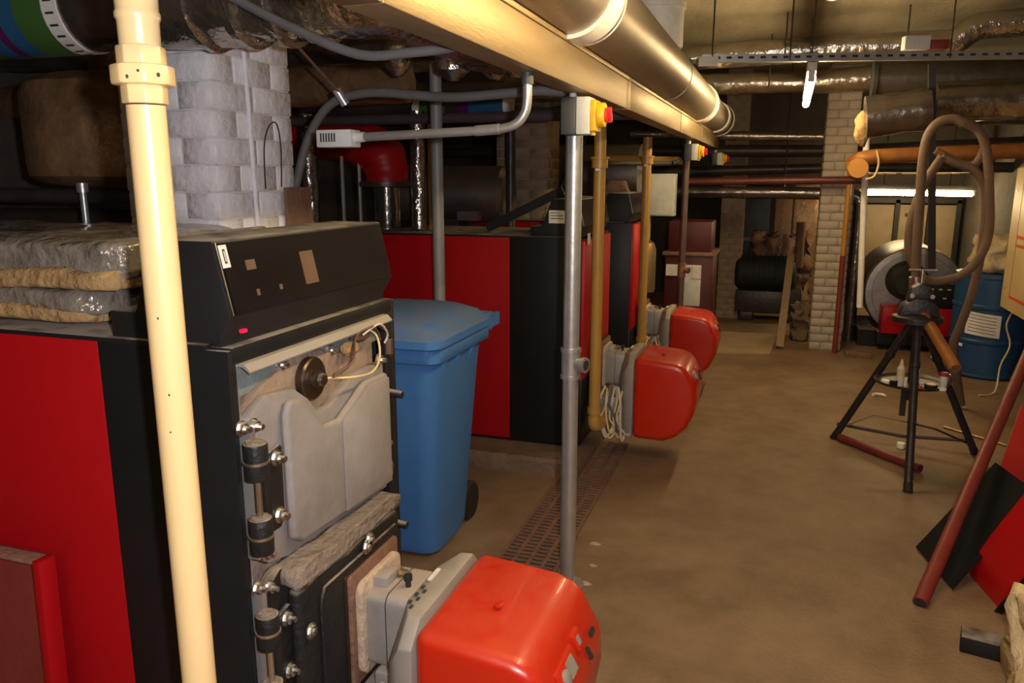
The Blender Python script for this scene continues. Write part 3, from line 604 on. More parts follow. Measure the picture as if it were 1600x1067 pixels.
for k in range(24):
    a=2*math.pi*k/24; p=V(-2.003,1.95+math.cos(a)*.129,2.087+math.sin(a)*.129)
    MB().obox(p,(.030,.006,.002),Matrix.Rotation(a-math.pi/2,3,'X')).build('arrow_mark','ink_hole',wb)
MB().tube(dense((-1.70,1.95,2.085),(-1.16,1.95,2.085),40)+[V(-1.10,1.97,2.087),V(-1.05,2.02,2.09),V(-1.02,2.08,2.09),V(-1.01,2.2,2.09)]+dense((-1.01,2.25,2.09),(-1.01,2.85,2.09),20),.125,28,0,.16).build('foil_elbow','foil',t,sharp=80)
for x in (-1.55,-1.42,-1.30,-1.20): MB().lathe([(.120,-.02),(.139,-.012),(.141,.012),(.120,.025)],(x,1.95,2.083),'x',28).build('foil_fold','foil',t,jit=.006)
t=thing('wrapped_vessel','big brown wrapped vessel hanging in the dark at the left edge','vessel',(-2.45,2.48,1.57))
MB().lathe([(.02,-.02),(.20,-.015),(.31,.0),(.35,.03),(.355,.08),(.355,.34),(.34,.38),(.29,.41),(.20,.43),(.10,.44),(.10,.56)],(-2.60,2.66,1.57),'z',36).build('vessel_body','browntape',t,jit=.006)
MB().cyl((-2.46,2.3,1.25),(-2.46,2.3,1.56),.013,n=12).cyl((-2.46,2.3,1.54),(-2.46,2.3,1.575),.022,n=12).build('drain_stub','zinc',t)
run('dark_pipe',[(-4.2,2.42,1.52),(-2.1,2.42,1.525)],.03,'darkpipe','dark pipe running level under the brown vessel')
run('dark_pipe',[(-4.2,2.9,1.40),(-2.1,2.9,1.40)],.05,'darkpipe','fat dark pipe low behind the wrapped bundles')
# pillar fittings
MB().cyl((-1.682,2.278,1.435),(-1.682,2.264,2.016),.008,n=10).build('white_conduit','whitebrick',label='thin white painted conduit up the side of the brick pillar',cat='conduit')
MB().tube([(-1.675,2.324,1.557),(-1.675,2.331,1.696),(-1.675,2.364,1.765),(-1.675,2.409,1.778),(-1.675,2.427,1.699),(-1.675,2.417,1.562)],.0022,6,5).build('black_wire','rubber',label='thin black wire loop on the brick pillar',cat='wire')
MB().box(-1.685,-1.672,2.44,2.60,1.36,1.56).build('brown_plate','rust',label='brown plate at the foot of the visible pillar side',cat='plate',bevel=.003)
# insulated line with coloured bands
t=thing('insulated_pipe','level foil pipe with green and purple bands behind the grey post','pipe',(-1.9,4.4,1.95))
MB().tube(dense((-2.85,4.4,2.0),(-1.05,4.4,1.985),50),.05,18,0,.08).build('wrapped_pipe','darkfoil',t,sharp=70)
for a,b,mm,nm in ((-2.085,-2.04,'paper','white_band'),(-2.04,-1.88,'green','green_band'),(-1.80,-1.73,'purple','purple_band'),(-1.73,-1.52,'bluep','green_band'),(-1.52,-1.45,'paper','white_band')):
    MB().cyl((a,4.4,1.993),(b,4.4,1.992),.0535,n=24).build(nm,mm,t)
run('mauve_pipe',[(-4.3,4.22,1.925),(-.70,4.22,1.915)],.028,'purpledk','thin mauve pipe below the banded foil pipe')
for x,y,r,lab in ((-2.79,4.32,.055,'upright foil pipe left of the red pump'),(-2.04,4.32,.045,'crinkled upright foil pipe right of the red pump')):
    MB().tube(dense((x,y,1.285 if x>-2.2 else 0),(x,y,1.97),40),r,16,0,.1).build('foil_pipe','foil',label=lab,cat='pipe',group='upright foil pipes')
run('foil_pipe',dense((-1.965,4.36,1.285),(-1.96,4.36,1.95),30),.03,'yellow','yellowish pipe tight beside the crinkled foil pipe',wob=.08)
t=thing('red_pump','red pump casing with elbow behind the second boiler','pump',(-2.5,4.45,1.5))
MB().tube([(-3.05,4.55,1.86),(-2.75,4.55,1.84),(-2.55,4.52,1.80),(-2.40,4.5,1.74),(-2.35,4.5,1.66),(-2.35,4.5,1.56)],[.13,.13,.13,.15,.15,.14,.13],24,6).build('casing','redpanel',t)
MB().lathe([(.10,0),(.17,0),(.17,.03),(.10,.03)],(-2.35,4.5,1.535),'z',28).build('flange','darkpipe',t)
MB().tube(dense((-2.35,4.5,1.53),(-2.35,4.5,0),16),.09,20,0,.1).build('foil_leg','darkfoil',t)
for x in (-2.60,-2.48): MB().cyl((x,4.4,0),(x,4.4,1.72),.012,n=10).build('stay_rod','zinc',t)
# brown/dark overhead lines to the left of the trunking
run('dark_pipe',dense((-4.3,3.0,2.20),(-.85,3.3,2.16),50),.09,'darkfoil','dark foil pipe crossing under the ceiling behind the trunking',wob=.1)
run('dark_pipe',dense((-4.3,5.2,2.14),(-.8,5.2,2.12),50),.10,'darkfoil','dark foil pipe further back behind the trunking',wob=.1)
run('brown_pipe',dense((-4.3,3.6,2.02),(-1.75,3.6,2.05),30),.10,'browntape','brown wrapped pipe right of the white pillar',wob=.1)
for x,y,z,k in ((-1.30,3.1,2.06,.07),(-1.12,3.1,2.05,.06),(-1.55,3.1,2.08,.06),(-.98,2.95,2.02,.045)):
    MB().lathe([(.02,-k*1.2),(k,-k*.6),(k*1.1,0),(k,k*.7),(k*.6,k*1.2),(k*.6,k*2),(.006,k*2.1),(.006,2.75-z)],(x,y,z),'z',18).build('foil_valve','foil',label='foil wrapped valve body above the hose, '+{-1.30:'second from the trunking side',-1.12:'fat one in the middle',-1.55:'farthest left',-.98:'smallest, nearest the bent conduit'}[x],cat='valve',group='wrapped valves',jit=.008)
# cladded cylinder behind boiler two
t=thing('clad_tank','horizontal metal clad tank behind the second boiler','tank',(-2.1,5.2,1.3))
MB().lathe([(.05,-.45),(.18,-.44),(.20,-.42),(.20,.40),(.17,.43),(.05,.44)],(-2.25,5.35,1.47),'x',32).build('tank_shell','clad',t)
MB().box(-2.1,-1.95,5.05,5.12,1.30,1.36).build('tank_bracket','steel',t)
MB().box(-2.35,-2.15,5.2,5.5,0,1.30).build('tank_cradle','darkpipe',t)
t=thing('clad_tank','metal clad duct elbow seen between the yellow gas pipes','tank',(-1.5,7.0,1.2))
MB().lathe([(.05,-.6),(.24,-.59),(.25,-.57),(.25,.60),(.05,.61)],(-1.75,6.95,1.62),'x',32).build('tank_shell','clad',t)
MB().box(-1.6,-1.5,6.95,7.25,0,1.42).build('tank_leg','darkpipe',t)
run('dark_pole',[(-1.76,5.2,0),(-1.76,5.2,2.02)],.035,'darkpipe','dark upright pole in front of the tan brick pillar',cat='post')
MB().bar((-1.62,4.35,1.30),(-1.16,4.35,1.52),.05,.012,(0,1,0)).build('angle_strut','blackmatte',label='dark slanting strut resting on the second boiler',cat='strut')
MB().bar((-1.32,4.62,1.29),(-1.08,4.75,2.02),.05,.05).build('dark_stanchion','blackmatte',label='dark upright stanchion behind the second console',cat='post')
# things seen between the gas pipes
t=thing('wall_cabinet','pale grey cabinet seen between the gas pipe and far post','cabinet',(-.98,7.35,1.3))
MB().box(-1.28,-.90,7.3,7.45,1.24,1.62).build('cabinet_body','whitegrey',t,bevel=.006)
MB().box(-1.27,-.91,7.29,7.30,1.25,1.61).build('cabinet_door','whitegrey',t,bevel=.003)
MB().cyl((-1.15,7.38,0),(-1.15,7.38,1.24),.03,n=12).build('cabinet_leg','oldbrick',t)
t=thing('dark_bracket','dark angular pump head behind the third boiler','pump',(-1.2,6.7,1.3))
MB().prism([(-1.42,1.44),(-1.35,1.56),(-1.22,1.56),(-1.14,1.36),(-1.22,1.30),(-1.34,1.32)],'y',6.5,6.62).build('pump_head','rust',t,bevel=.008)
MB().box(-1.13,-1.02,6.5,6.6,1.26,1.36).build('terminal_box','blackmatte',t,bevel=.005)
MB().cyl((-1.26,6.49,1.40),(-1.26,6.5,1.40),.012,n=12).build('head_bolt','steel',t)
MB().box(-1.3,-1.15,6.5,6.62,.0,1.31).build('pump_stand','darkpipe',t)
MB().tube([(-.70,6.27,1.80),(-.715,6.2,1.74),(-.76,6.1,1.70),(-.85,6.0,1.69),(-1.3,5.0,1.68)],.016,10,5).build('dark_conduit','rubber',label='dark conduit bending from far post across the gas pipes',cat='conduit')
MB().cyl((-1.444,6.300,1.735),(-.725,6.3,1.715),.03,n=14).build('yellow_pipe','yellow',label='short level yellow pipe behind the ochre gas pipes',cat='pipe')
# small fourth unit
t=thing('small_boiler','maroon small boiler with paper notes beyond the third burner','boiler',(-.72,7.3,0))
MB().box(-.95,-.52,7.15,7.7,.1,.92).build('body','maroon',t,bevel=.02)
MB().box(-.93,-.55,7.2,7.65,.92,1.2).build('upper_case','maroon',t,bevel=.01)
MB().box(-.97,-.50,7.13,7.72,.90,.93).build('lid_rim','rust',t,bevel=.006)
MB().box(-.78,-.62,7.135,7.15,.45,.82).build('inspection_panel','whitegrey',t,bevel=.004)
MB().box(-.70,-.62,7.128,7.135,.70,.81).build('paper_note','paper',t)
MB().box(-.93,-.82,7.12,7.15,.72,.82).build('paper_note','paper',t)
MB().box(-.94,-.53,7.2,7.6,0,.1).build('base','black',t)
MB().lathe([(.02,0),(.075,.0),(.08,.03),(.08,.36),(.06,.42),(.03,.44)],(-1.05,6.75,.62),'z',22).build('olive_filter','brass',label='olive gold filter cylinder left of the maroon boiler',cat='filter')
MB().tube([(-1.05,6.75,.64),(-1.05,6.75,.35),(-1.05,6.75,.0)],.025,10).build('filter_stand','darkpipe',label='dark pipe stand under the olive filter',cat='pipe')
# ------------------------------------------------------------ ceiling pipework over the walkway
def fp(name,pts,r,m,label,wob=.06,k=40,group='foil pipes under the ceiling'):
    out=[]
    for a,b in zip(pts,pts[1:]): out+=dense(a,b,max(3,int((V(*b)-V(*a)).length*14)))[:-1]
    out.append(V(*pts[-1])); return MB().tube(out,r,22,0,wob).build(name,m,label=label,cat='pipe',group=group,sharp=70)
fp('foil_pipe',[(-1.2,6.4,2.515)]+[(-0.796,6.400,2.479),(0.245,6.400,2.503),(1.072,6.400,2.497)]+[(1.150,6.400,2.568),(1.216,6.400,2.605),(1.628,6.400,2.622)],.088,'foil','long crinkled foil pipe above the slotted rail with a step up')
fp('foil_pipe',[(-1.0,7.3,2.43)]+[(-0.690,7.300,2.380),(0.200,7.300,2.370)],.085,'foilcalm','foil pipe left part below the slotted rail')
fp('foil_pipe',[(0.190,7.300,2.370),(0.670,7.300,2.383)],.10,'foilcalm','golden jointed foil pipe length ending at the black pipe')
fp('foil_pipe',[(-1.5,8.3,2.02)]+[(-0.511,8.300,1.991),(0.664,8.300,1.961)],.045,'foilcalm','slim foil pipe running into the orange elbow')
fp('dark_pipe',[(0.624,6.900,2.340),(1.224,6.900,2.318),(1.843,6.900,2.313)],.125,'darkpipe','thick black pipe at the upper right under the rail',.04)
MB().lathe([(.12,-.02),(.145,-.015),(.145,.015),(.12,.02)],(0.633,6.900,2.340),'x',28).build('pipe_collar','rubber',label='black collar on the end of the thick black pipe',cat='collar')
fp('foil_pipe',[(0.543,6.300,2.011),(0.952,6.300,2.058)],.145,'darkfoil','fat crumpled foil pipe section with torn end above the orange pipe',.08)
fp('foil_pipe',[(1.007,6.500,2.116),(1.754,6.500,2.128)],.14,'darkfoil','fat dark foil pipe continuing to the right edge',.08)
MB().ball((0.545,6.450,1.944),(.06,.08,.14),16).build('insulation_tuft','wool',label='torn pale insulation hanging at the foil pipe end',cat='insulation',jit=.02)
MB().bar((0.935,6.300,2.355),(1.075,6.300,0.944),.045,.045).build('steel_stanchion','blackmatte',label='black upright behind the hanging hose',cat='post')
fp('foil_pipe',[(1.237,7.600,2.088),(2.067,7.600,2.089)],.08,'darkfoil','dark foil pipe behind the hanging hose',.06)
run('dark_pipe',[(-4.3,8.8,1.66)]+[(-0.922,8.800,1.646),(0.669,8.800,1.682)]+[(2.1,8.8,1.68)],.05,'darkpipe','dark pipe across the back above the passage')
run('dark_pipe',[(-4.3,8.6,1.86)]+[(-0.943,8.600,1.856),(0.641,8.600,1.840)]+[(2.1,8.6,1.9)],.06,'darkpipe','dark pipe below the slim foil pipe at the back')
run('oxide_pipe',[(-0.821,7.600,1.547),(0.271,7.600,1.560),(0.664,7.600,1.566)],.034,'oxbrown','brown oxide pipe crossing in front of the far pillar')
run('foil_pipe',[(-4.3,8.3,1.41)]+[(-0.860,8.300,1.439),(-0.112,8.300,1.438),(0.652,8.300,1.430)]+[(.72,8.3,1.40),(.74,8.3,1.33),(.74,8.3,0)],.06,'darkfoil','dark shiny pipe just above the back passage',wob=.03)
# slotted rail with hanger rods
a=V(*(-0.486,4.955,2.260)); b=V(*(1.399,5.402,2.260))
t=thing('slotted_rail','perforated steel cable rail hanging across the upper right','rail',a)
d=(b-a).normalized(); s=d.cross(V(0,0,1))
L=(b-a).length
MB().bar(a+V(0,0,.017),b+V(0,0,.017),.006,.042).build('rail_web','zinc',t)
MB().bar(a+V(0,.02,-.004),b+V(0,.02,-.004),.04,.004).build('rail_flange','zinc',t)
m=MB(); n=int(L/.065)
for i in range(n): p=a+d*(i*.065+.01); m.bar(p+V(0,0,.019),p+d*.03+V(0,0,.019),.008,.013)
m.build('rail_slots','ink_hole',t,kind='stuff')  # black blocks on a solid web, painted as shade in the slots
MB().bar(a-d*.02,a+d*.09,.03,.05).build('end_plate','whitegrey',t)
for q in (.03,.26,.72): p=a+d*L*q; MB().cyl(p,(p.x,p.y,2.75),.005,n=8).build('hanger_rod','darkpipe',t)
bp=a+d*L*.62; MB().obox(bp+V(0,.0,.085),(.14,.06,.075),Matrix.Rotation(math.atan2(d.y,d.x),3,'Z')).build('junction_box','whitegrey',label='white junction box sitting on the slotted rail',cat='box',bevel=.004)
bq=a+d*(L*.62+.125); MB().obox(bq+V(0,.0,.075),(.10,.055,.05),Matrix.Rotation(math.atan2(d.y,d.x),3,'Z')).build('red_box','redox',label='small red box on the slotted rail',cat='box',bevel=.004)
for u,yy in ((1225,7.2),(1200,6.4),(1410,6.4),(1122,7.2)):
    pass
for p,lab in (((-0.030,6.400,2.543),'beside the lit batten'),((-0.146,7.300,2.434),'on the lower foil pipe'),((0.766,6.400,2.546),'right, near the stepped foil pipe')):
    MB().cyl((p[0],p[1]-.10,p[2]-.12),(p[0],p[1]-.10,2.75),.006,n=8).build('hanger_rod','darkpipe',label='thin hanger rod '+lab,cat='rod',group='ceiling hanger rods')
# ------------------------------------------------------------ orange gas line
t=thing('gas_line','orange gas pipe with round elbow crossing the upper right','pipe',(1.0,7.3,1.7))
MB().tube([(.575,7.42,1.70),(.57,7.2,1.715),(.60,7.1,1.735),(.68,7.08,1.75),(.85,7.08,1.76),(2.09,7.08,1.80)],.058,20,5).build('main_tube','orange',t)
MB().tube([(.585,7.0,1.66),(.58,7.12,1.665),(.575,7.25,1.69)],.075,20,4).build('elbow','yellowor',t)
MB().lathe([(.02,-.012),(.075,-.012),(.08,0),(.075,.012)],(.585,7.0,1.66),'y',24).build('end_cap','yellowor',t)
MB().cyl((.574,7.62,0),(.574,7.62,1.56),.022,n=16).build('drop_tube','yellowor',t,label='thin orange drop pipe, redder near the floor')
MB().tube([(.574,7.62,1.54),(.574,7.62,1.62),(.574,7.5,1.66),(.575,7.35,1.68)],.02,12,4).build('drop_bend','yellowor',t)
MB().cyl((.574,7.62,0),(.574,7.62,.9),.0225,n=16).build('drop_tube','redox',t,label='red lower length of the drop pipe')
wp=[(0.651,7.280,1.911),(0.718,7.280,0.490)]
MB().cyl(wp[0],wp[1],.026,n=16).build('white_pipe','white',label='white plastic pipe hanging right of the orange drop pipe',cat='pipe')
MB().tube([(0.709,7.000,1.799),(0.732,7.000,1.699),(0.708,7.000,1.599),(0.644,7.000,1.574)],.008,8,5).build('yellow_cable','wirey',label='short yellow cable loop under the orange pipe',cat='cable')

# ------------------------------------------------------------ wrapped insulation on the nearest boiler
t=thing('insulation_bundle','plastic wrapped mineral wool bundle, upper one on the nearest boiler','insulation',(-1.75,1.5,1.375),group='wrapped insulation bundles')
bundle(-2.22,-1.285,1.27,1.80,1.388,1.47,'x',1,.016).build('plastic_wrap','plasticwrap',t,sharp=180)
bundle(-2.2,-1.295,1.252,1.77,1.365,1.412,'x',4,.014).build('mineral_wool','wool',t,sharp=180)
t=thing('insulation_bundle','plastic wrapped mineral wool bundle, lower one lying on the boiler top','insulation',(-1.75,1.5,1.282),group='wrapped insulation bundles')
bundle(-2.22,-1.345,1.25,1.80,1.308,1.368,'x',8,.014).build('plastic_wrap','plasticwrap',t,sharp=180)
bundle(-2.2,-1.365,1.243,1.78,1.291,1.330,'x',12,.012).build('mineral_wool','wool',t,sharp=180)
# ------------------------------------------------------------ red panel in the left corner
t=thing('metal_sheet','folded red cover panel standing inside-out in the bottom left corner','panel',(-1.6,1.13,0))
MB().box(-2.05,-1.435,1.135,1.140,.105,.80).build('sheet','redox',t)
MB().box(-1.452,-1.432,1.10,1.140,.1,.80).build('side_lip','red',t,bevel=.001)
MB().box(-2.05,-1.452,1.10,1.140,.792,.80).build('top_lip','rust',t,bevel=.001)
MB().box(-2.05,-1.432,1.10,1.140,.10,.105).build('bottom_lip','red',t)
t.rotation_euler=(R(-1.5),0,0)
# ------------------------------------------------------------ pipe vice tripod
t=thing('pipe_vice_tripod','dark steel tripod pipe vice with a round tray on the walkway','tripod',(.77,4.76,0))
top=V(.77,4.76,.86)
for k,f in enumerate(((.417,5.04,0),(.729,4.25,0),(1.19,5.0,0))):
    f=V(*f); d=(top-f).normalized(); u=top+V((f.x-top.x)*.06,(f.y-top.y)*.06,-.05)
    l=MB().cyl(f+d*.02,u,.021,n=16).build('leg','tripod',t)
    MB().cyl(f,f+d*.05,.024,.022,n=16).build('rubber_foot','rubber',l)
    p=f.lerp(top,.68); MB().cyl(p,p+d*.03,.026,n=16).build('leg_clamp','tripod',l)
hd=MB().prism([(.66,.83),(.88,.83),(.86,.90),(.80,.945),(.74,.945),(.68,.90)],'y',4.70,4.82).build('vice_body','tripod',t,bevel=.01)
MB().lathe([(.06,-.06),(.13,-.05),(.13,-.02),(.08,0)],(.77,4.76,.86),'z',24).build('head_plate','tripod',t)
MB().prism([(.70,.93),(.72,1.00),(.77,1.03),(.82,1.00),(.84,.93)],'y',4.72,4.80).build('vice_yoke','tripod',hd,bevel=.008)
MB().cyl((.77,4.76,1.02),(.77,4.76,1.10),.012,n=12).build('vice_screw','steel',hd)
MB().cyl((.70,4.76,1.095),(.84,4.76,1.095),.007,n=10).build('screw_handle','steel',hd)
for x in (.72,.82): MB().cyl((x,4.69,.96),(x,4.70,.96),.012,n=12).build('vice_bolt','steel',hd)
tr=MB().lathe([(.005,0),(.17,0),(.185,.004),(.19,.018),(.185,.018),(.17,.007),(.005,.006)],(.77,4.76,.455),'z',36).build('tray','tripod',t)
MB().cyl((.77,4.76,.36),(.77,4.76,.82),.018,n=14).build('centre_rod','tripod',t)
MB().box(.735,.765,4.80,4.82,.25,.45).build('tray_stay','tripod',t)
MB().tube([(.42,5.03,.06),(.62,4.95,.20),(.80,4.93,.18)],.006,8).build('brace_wire','wood',t)
MB().tube([(1.18,4.99,.05),(.95,4.9,.16),(.80,4.93,.18)],.006,8).build('brace_wire','tripod',t)
MB().tube([(.43,5.03,.10),(.8,5.06,.05),(1.17,5.0,.08)],.010,8).build('brace_bar','tripod',t)
# pipe clamped in the vice
pa=V(.765,4.80,.90); pb=V(.905,4.38,.64)
d=(pb-pa).normalized()
o=MB().cyl(pa-d*.04,pb,.030,n=24).build('clamped_pipe','orange',label='orange-red pipe clamped in the vice and slanting down',cat='pipe')
MB().cyl(pb+d*.0,pb+d*.001,.026,n=24).build('pipe_bore','rust',o)
# things on the tray
def jar(x,y,z,prof,m,label,capm=None,cap=None,band=None,name='jar'):
    t=thing(name,label,name.split('_')[-1],(x,y,z),group='small items on the tripod tray')
    b=MB().lathe(prof,(x,y,z),'z',18).build('body',m,t)
    if cap: MB().lathe(cap,(x,y,z),'z',18).build('cap',capm,t)
    if band:
        MB().lathe([(band[0],band[1]),(band[0]+.001,band[1]),(band[0]+.001,band[2]),(band[0],band[2])],(x,y,z),'z',18).build('printed_label',band[3],b)
Z=.4615
jar(.70,4.66,Z,[(.018,0),(.02,.004),(.02,.10),(.012,.115),(.010,.118)],'paper','white and yellow bottle with pointed nozzle on the tripod tray','wirey',[(.011,.116),(.011,.125),(.006,.145),(.004,.15)],(.0202,.05,.098,'wirey'),name='glue_bottle')
jar(.925,4.72,Z,[(.018,0),(.02,.003),(.02,.06),(.018,.063)],'paper','small white tub with red lid on the tripod tray','redp',[(.021,.06),(.022,.062),(.022,.078),(.02,.08)],name='small_tub')
jar(.63,4.68,Z,[(.022,0),(.024,.003),(.024,.02),(.022,.022)],'white','flat white tin at the left rim of the tray',name='flat_tin')
jar(.665,4.635,Z,[(.018,0),(.02,.003),(.02,.035),(.018,.037)],'blackmatte','short black tin left of the nozzle bottle',name='black_tin')
jar(.855,4.66,Z,[(.03,0),(.033,.003),(.033,.02),(.031,.022)],'blackmatte','black and yellow tape roll on the tripod tray','yellowp',[(.018,.0215),(.026,.0225),(.026,.024),(.012,.024)],name='tape_roll')
jar(.905,4.63,Z,[(.02,0),(.022,.003),(.022,.013),(.02,.015)],'white','small white lid in front of the red topped tub',name='shallow_dish')  # a loose white lid lying on the tray
jar(.955,4.77,Z,[(.02,0),(.022,.003),(.022,.045),(.012,.055),(.012,.06)],'clad','small grey metal tin beside the red topped tub',name='grey_tin')
jar(.80,4.78,Z,[(.015,0),(.016,.003),(.016,.09),(.012,.095)],'paper','white tube standing at the tray centre',name='white_tube')
MB().ball((.79,4.60,Z+.012),(.02,.012,.012),10).build('red_cap','redp',label='little red cap at the front rim of the tray',cat='cap')  # a loose red cap
# loose items on the floor
fa=V(*(0.449,5.001,0.024)); fb=V(*(0.833,4.573,0.024))
o=MB().cyl(fa,fb,.024,n=20).build('floor_pipe','redox',label='short dark red pipe lying under the tripod',cat='pipe')
dd=(fb-fa).normalized(); MB().cyl(fb,fb+dd*.001,.019,n=18).build('pipe_bore','ink_hole',o)  # black end disc painted as the shade inside the pipe
p=(0.789,4.978,0.000); MB().lathe([(.02,0),(.024,.004),(.024,.03),(.022,.034)],p,'z',16).build('white_cap','white',label='white cap lying on the floor under the tripod',cat='cap')  # a white cap dropped on the floor
p=(0.794,6.155,0.000); MB().tube([(p[0]-.04,p[1],.012),(p[0]-.02,p[1]+.03,.012),(p[0]+.02,p[1]+.03,.012),(p[0]+.045,p[1],.012)],.011,8,4).build('paper_scrap','white',label='white curved scrap on the floor behind the tripod',cat='scrap')
ra=(1.109,5.487,0.008); rb=(1.319,5.280,0.008)
MB().cyl(ra,V(*ra).lerp(V(*rb),1.4),.008,n=10).build('metal_rod','brass',label='thin shiny rod on the floor right of the tripod',cat='rod')
p=(0.765,7.540,0.000); MB().box(p[0]-.11,p[0]+.11,p[1]-.05,p[1]+.05,0,.045).build('wood_block','rust',label='small brown block on the floor by the round boiler',cat='block',bevel=.004)
# ------------------------------------------------------------ hanging hose coil
hs=[[(0.905,5.750,0.849),(0.882,5.750,1.083),(0.869,5.750,1.416),(0.860,5.750,1.660),(0.872,5.750,1.840),(0.925,5.750,1.930),(1.010,5.750,1.952),(1.067,5.750,1.927)],
    [(1.084,5.850,1.941),(1.181,5.850,1.880),(1.240,5.850,1.740),(1.281,5.850,1.498),(1.305,5.850,1.253),(1.275,5.850,1.086),(1.188,5.850,0.964),(1.060,5.850,0.912),(0.963,5.850,0.921),(0.889,5.850,1.009),(0.845,5.850,1.137),(0.844,5.850,1.307),(0.880,5.850,1.496),(0.932,5.850,1.620),(0.986,5.850,1.722)],
    [(1.002,5.950,1.724),(1.113,5.950,1.670),(1.211,5.950,1.628),(1.281,5.950,1.497),(1.301,5.950,1.247),(1.291,5.950,0.991),(1.265,5.950,0.773),(1.227,5.950,0.594),(1.204,5.950,0.436)]+[(1.30,6.0,.03)],
    [(0.968,6.000,1.767),(1.081,6.000,1.704),(1.198,6.000,1.670),(1.252,6.000,1.784),(1.212,6.000,1.887)]]
t=thing('hose_coil','brown rubber hose hung in long loops from the pipes behind the tripod','hose',hs[1][7])
for h,r in zip(hs,(.030,.029,.029,.025)): MB().tube(h,r,12,6).build('hose_loop','hosebrown',t)
MB().cyl((0.904,5.750,0.862),(0.896,5.750,0.947),.046,n=14).build('hose_clip','steel',t)
# ------------------------------------------------------------ round fronted boiler at the back
bx,by,bz=1.25,8.1,.53
t=thing('round_boiler','old round fronted boiler with silver disc and red base at the back','boiler',(bx,by,0))
MB().lathe([(.02,.9),(.42,.9),(.43,.85),(.43,.05),(.415,.0),(.39,-.02),(.36,-.01),(.02,-.01)],(bx,by,bz),'y',44).build('shell','darkpipe',t)
MB().lathe([(.30,-.03),(.415,-.02),(.425,.0),(.425,.05),(.30,.05)],(bx,by,bz),'y',44).build('silver_rim','clad',t)
MB().lathe([(.02,-.035),(.36,-.03),(.37,-.01),(.02,-.005)],(bx,by,bz),'y',44).build('front_disc','clad',t)
MB().lathe([(.02,-.26),(.12,-.26),(.17,-.22),(.18,-.06),(.16,-.03),(.02,-.03)],(bx-.08,by,bz+.12),'y',28).build('fan_housing','rubber',t)
MB().box(bx+.05,bx+.32,by-.22,by-.03,bz-.10,bz+.12).build('control_box','blackmatte',t,bevel=.01)
for i,(x,z) in enumerate(((.10,.06),(.17,.06),(.24,.06),(.21,-.02))): MB().box(bx+x,bx+x+.03,by-.224,by-.22,bz+z,bz+z+.012).build('switch','whitegrey',t)
for x0,x1 in ((-.28,-.05),(.05,.30)): MB().box(bx+x0,bx+x1,by-.25,by-.03,bz-.36,bz-.11).build('red_panel','redpanel',t,bevel=.008)
MB().box(bx-.45,bx+.45,by-.05,by+.8,0,.16).build('plinth_base','blackmatte',t)
MB().box(bx-.30,bx+.30,by-.2,by-.05,.06,bz-.36).build('front_skirt','blackmatte',t)
# shelves / frame in front of back wall, right
t=thing('window_frame','dark steel framed pale panels on the wall behind the round boiler','frame',(1.4,10.6,0))
for x in (.98,1.36,1.72,2.02): MB().box(x-.025,x+.025,10.55,10.6,0,1.32).build('frame_post','blackmatte',t)
MB().box(.95,2.05,10.55,10.6,1.28,1.34).build('frame_rail','blackmatte',t)
for x0,x1,m in ((1.01,1.33,'palepanel'),(1.39,1.69,'palepanel'),(1.75,2.0,'palepanel')): MB().box(x0,x1,10.58,10.62,.2,1.26).build('pale_panel',m,t,bevel=.005)
MB().box(1.45,1.60,10.56,10.58,1.12,1.16).build('dark_strip','ink_hole',t)
for (x0,x1) in ((.75,1.35),(1.42,2.05)): MB().box(x0,x1,10.91,10.95,1.62,1.84).build('sign_board','wood',label='yellowish board high on the back wall, %s of two'%('left' if x0<1 else 'right'),cat='board',bevel=.004)
# ------------------------------------------------------------ drum and sack
dx,dy=1.70,7.22
t=thing('drum','blue drum with a white lined label at the right','drum',(dx,dy,0))
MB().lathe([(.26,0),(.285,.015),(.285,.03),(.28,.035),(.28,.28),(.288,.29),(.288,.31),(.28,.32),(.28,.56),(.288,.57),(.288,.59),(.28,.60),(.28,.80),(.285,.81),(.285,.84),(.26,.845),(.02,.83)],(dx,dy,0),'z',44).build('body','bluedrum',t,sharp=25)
def on_drum(a0,a1,z0,z1,r,n,m,par,tilt=0):
    mm=MB(); k=10; vs=[]
    for i in range(k+1):
        a=R(a0+(a1-a0)*i/k); vs.append((dx+math.cos(a)*r,dy+math.sin(a)*r,z0+tilt*i/k)); vs.append((dx+math.cos(a)*r,dy+math.sin(a)*r,z1+tilt*i/k))
    mm.add(vs,[(2*i,2*i+2,2*i+3,2*i+1) for i in range(k)]); return mm.build(n,m,par)
lb=on_drum(-138,-88,.365,.545,.2895,'paper_label','paper',t,-.02)
for i in range(6): on_drum(-134,-94,.52-.026*i,.525-.026*i,.2902,'printed_line','ink_hole',lb,-.02)
on_drum(-150,-139,.25,.275,.2895,'small_label','paper',t)
bundle(dx-.16,dx+.17,dy-.2,dy+.15,.84,1.12,'x',21,.06).build('plastic_sack','sack',label='crumpled cream sack sitting on the blue drum',cat='sack',sharp=180)
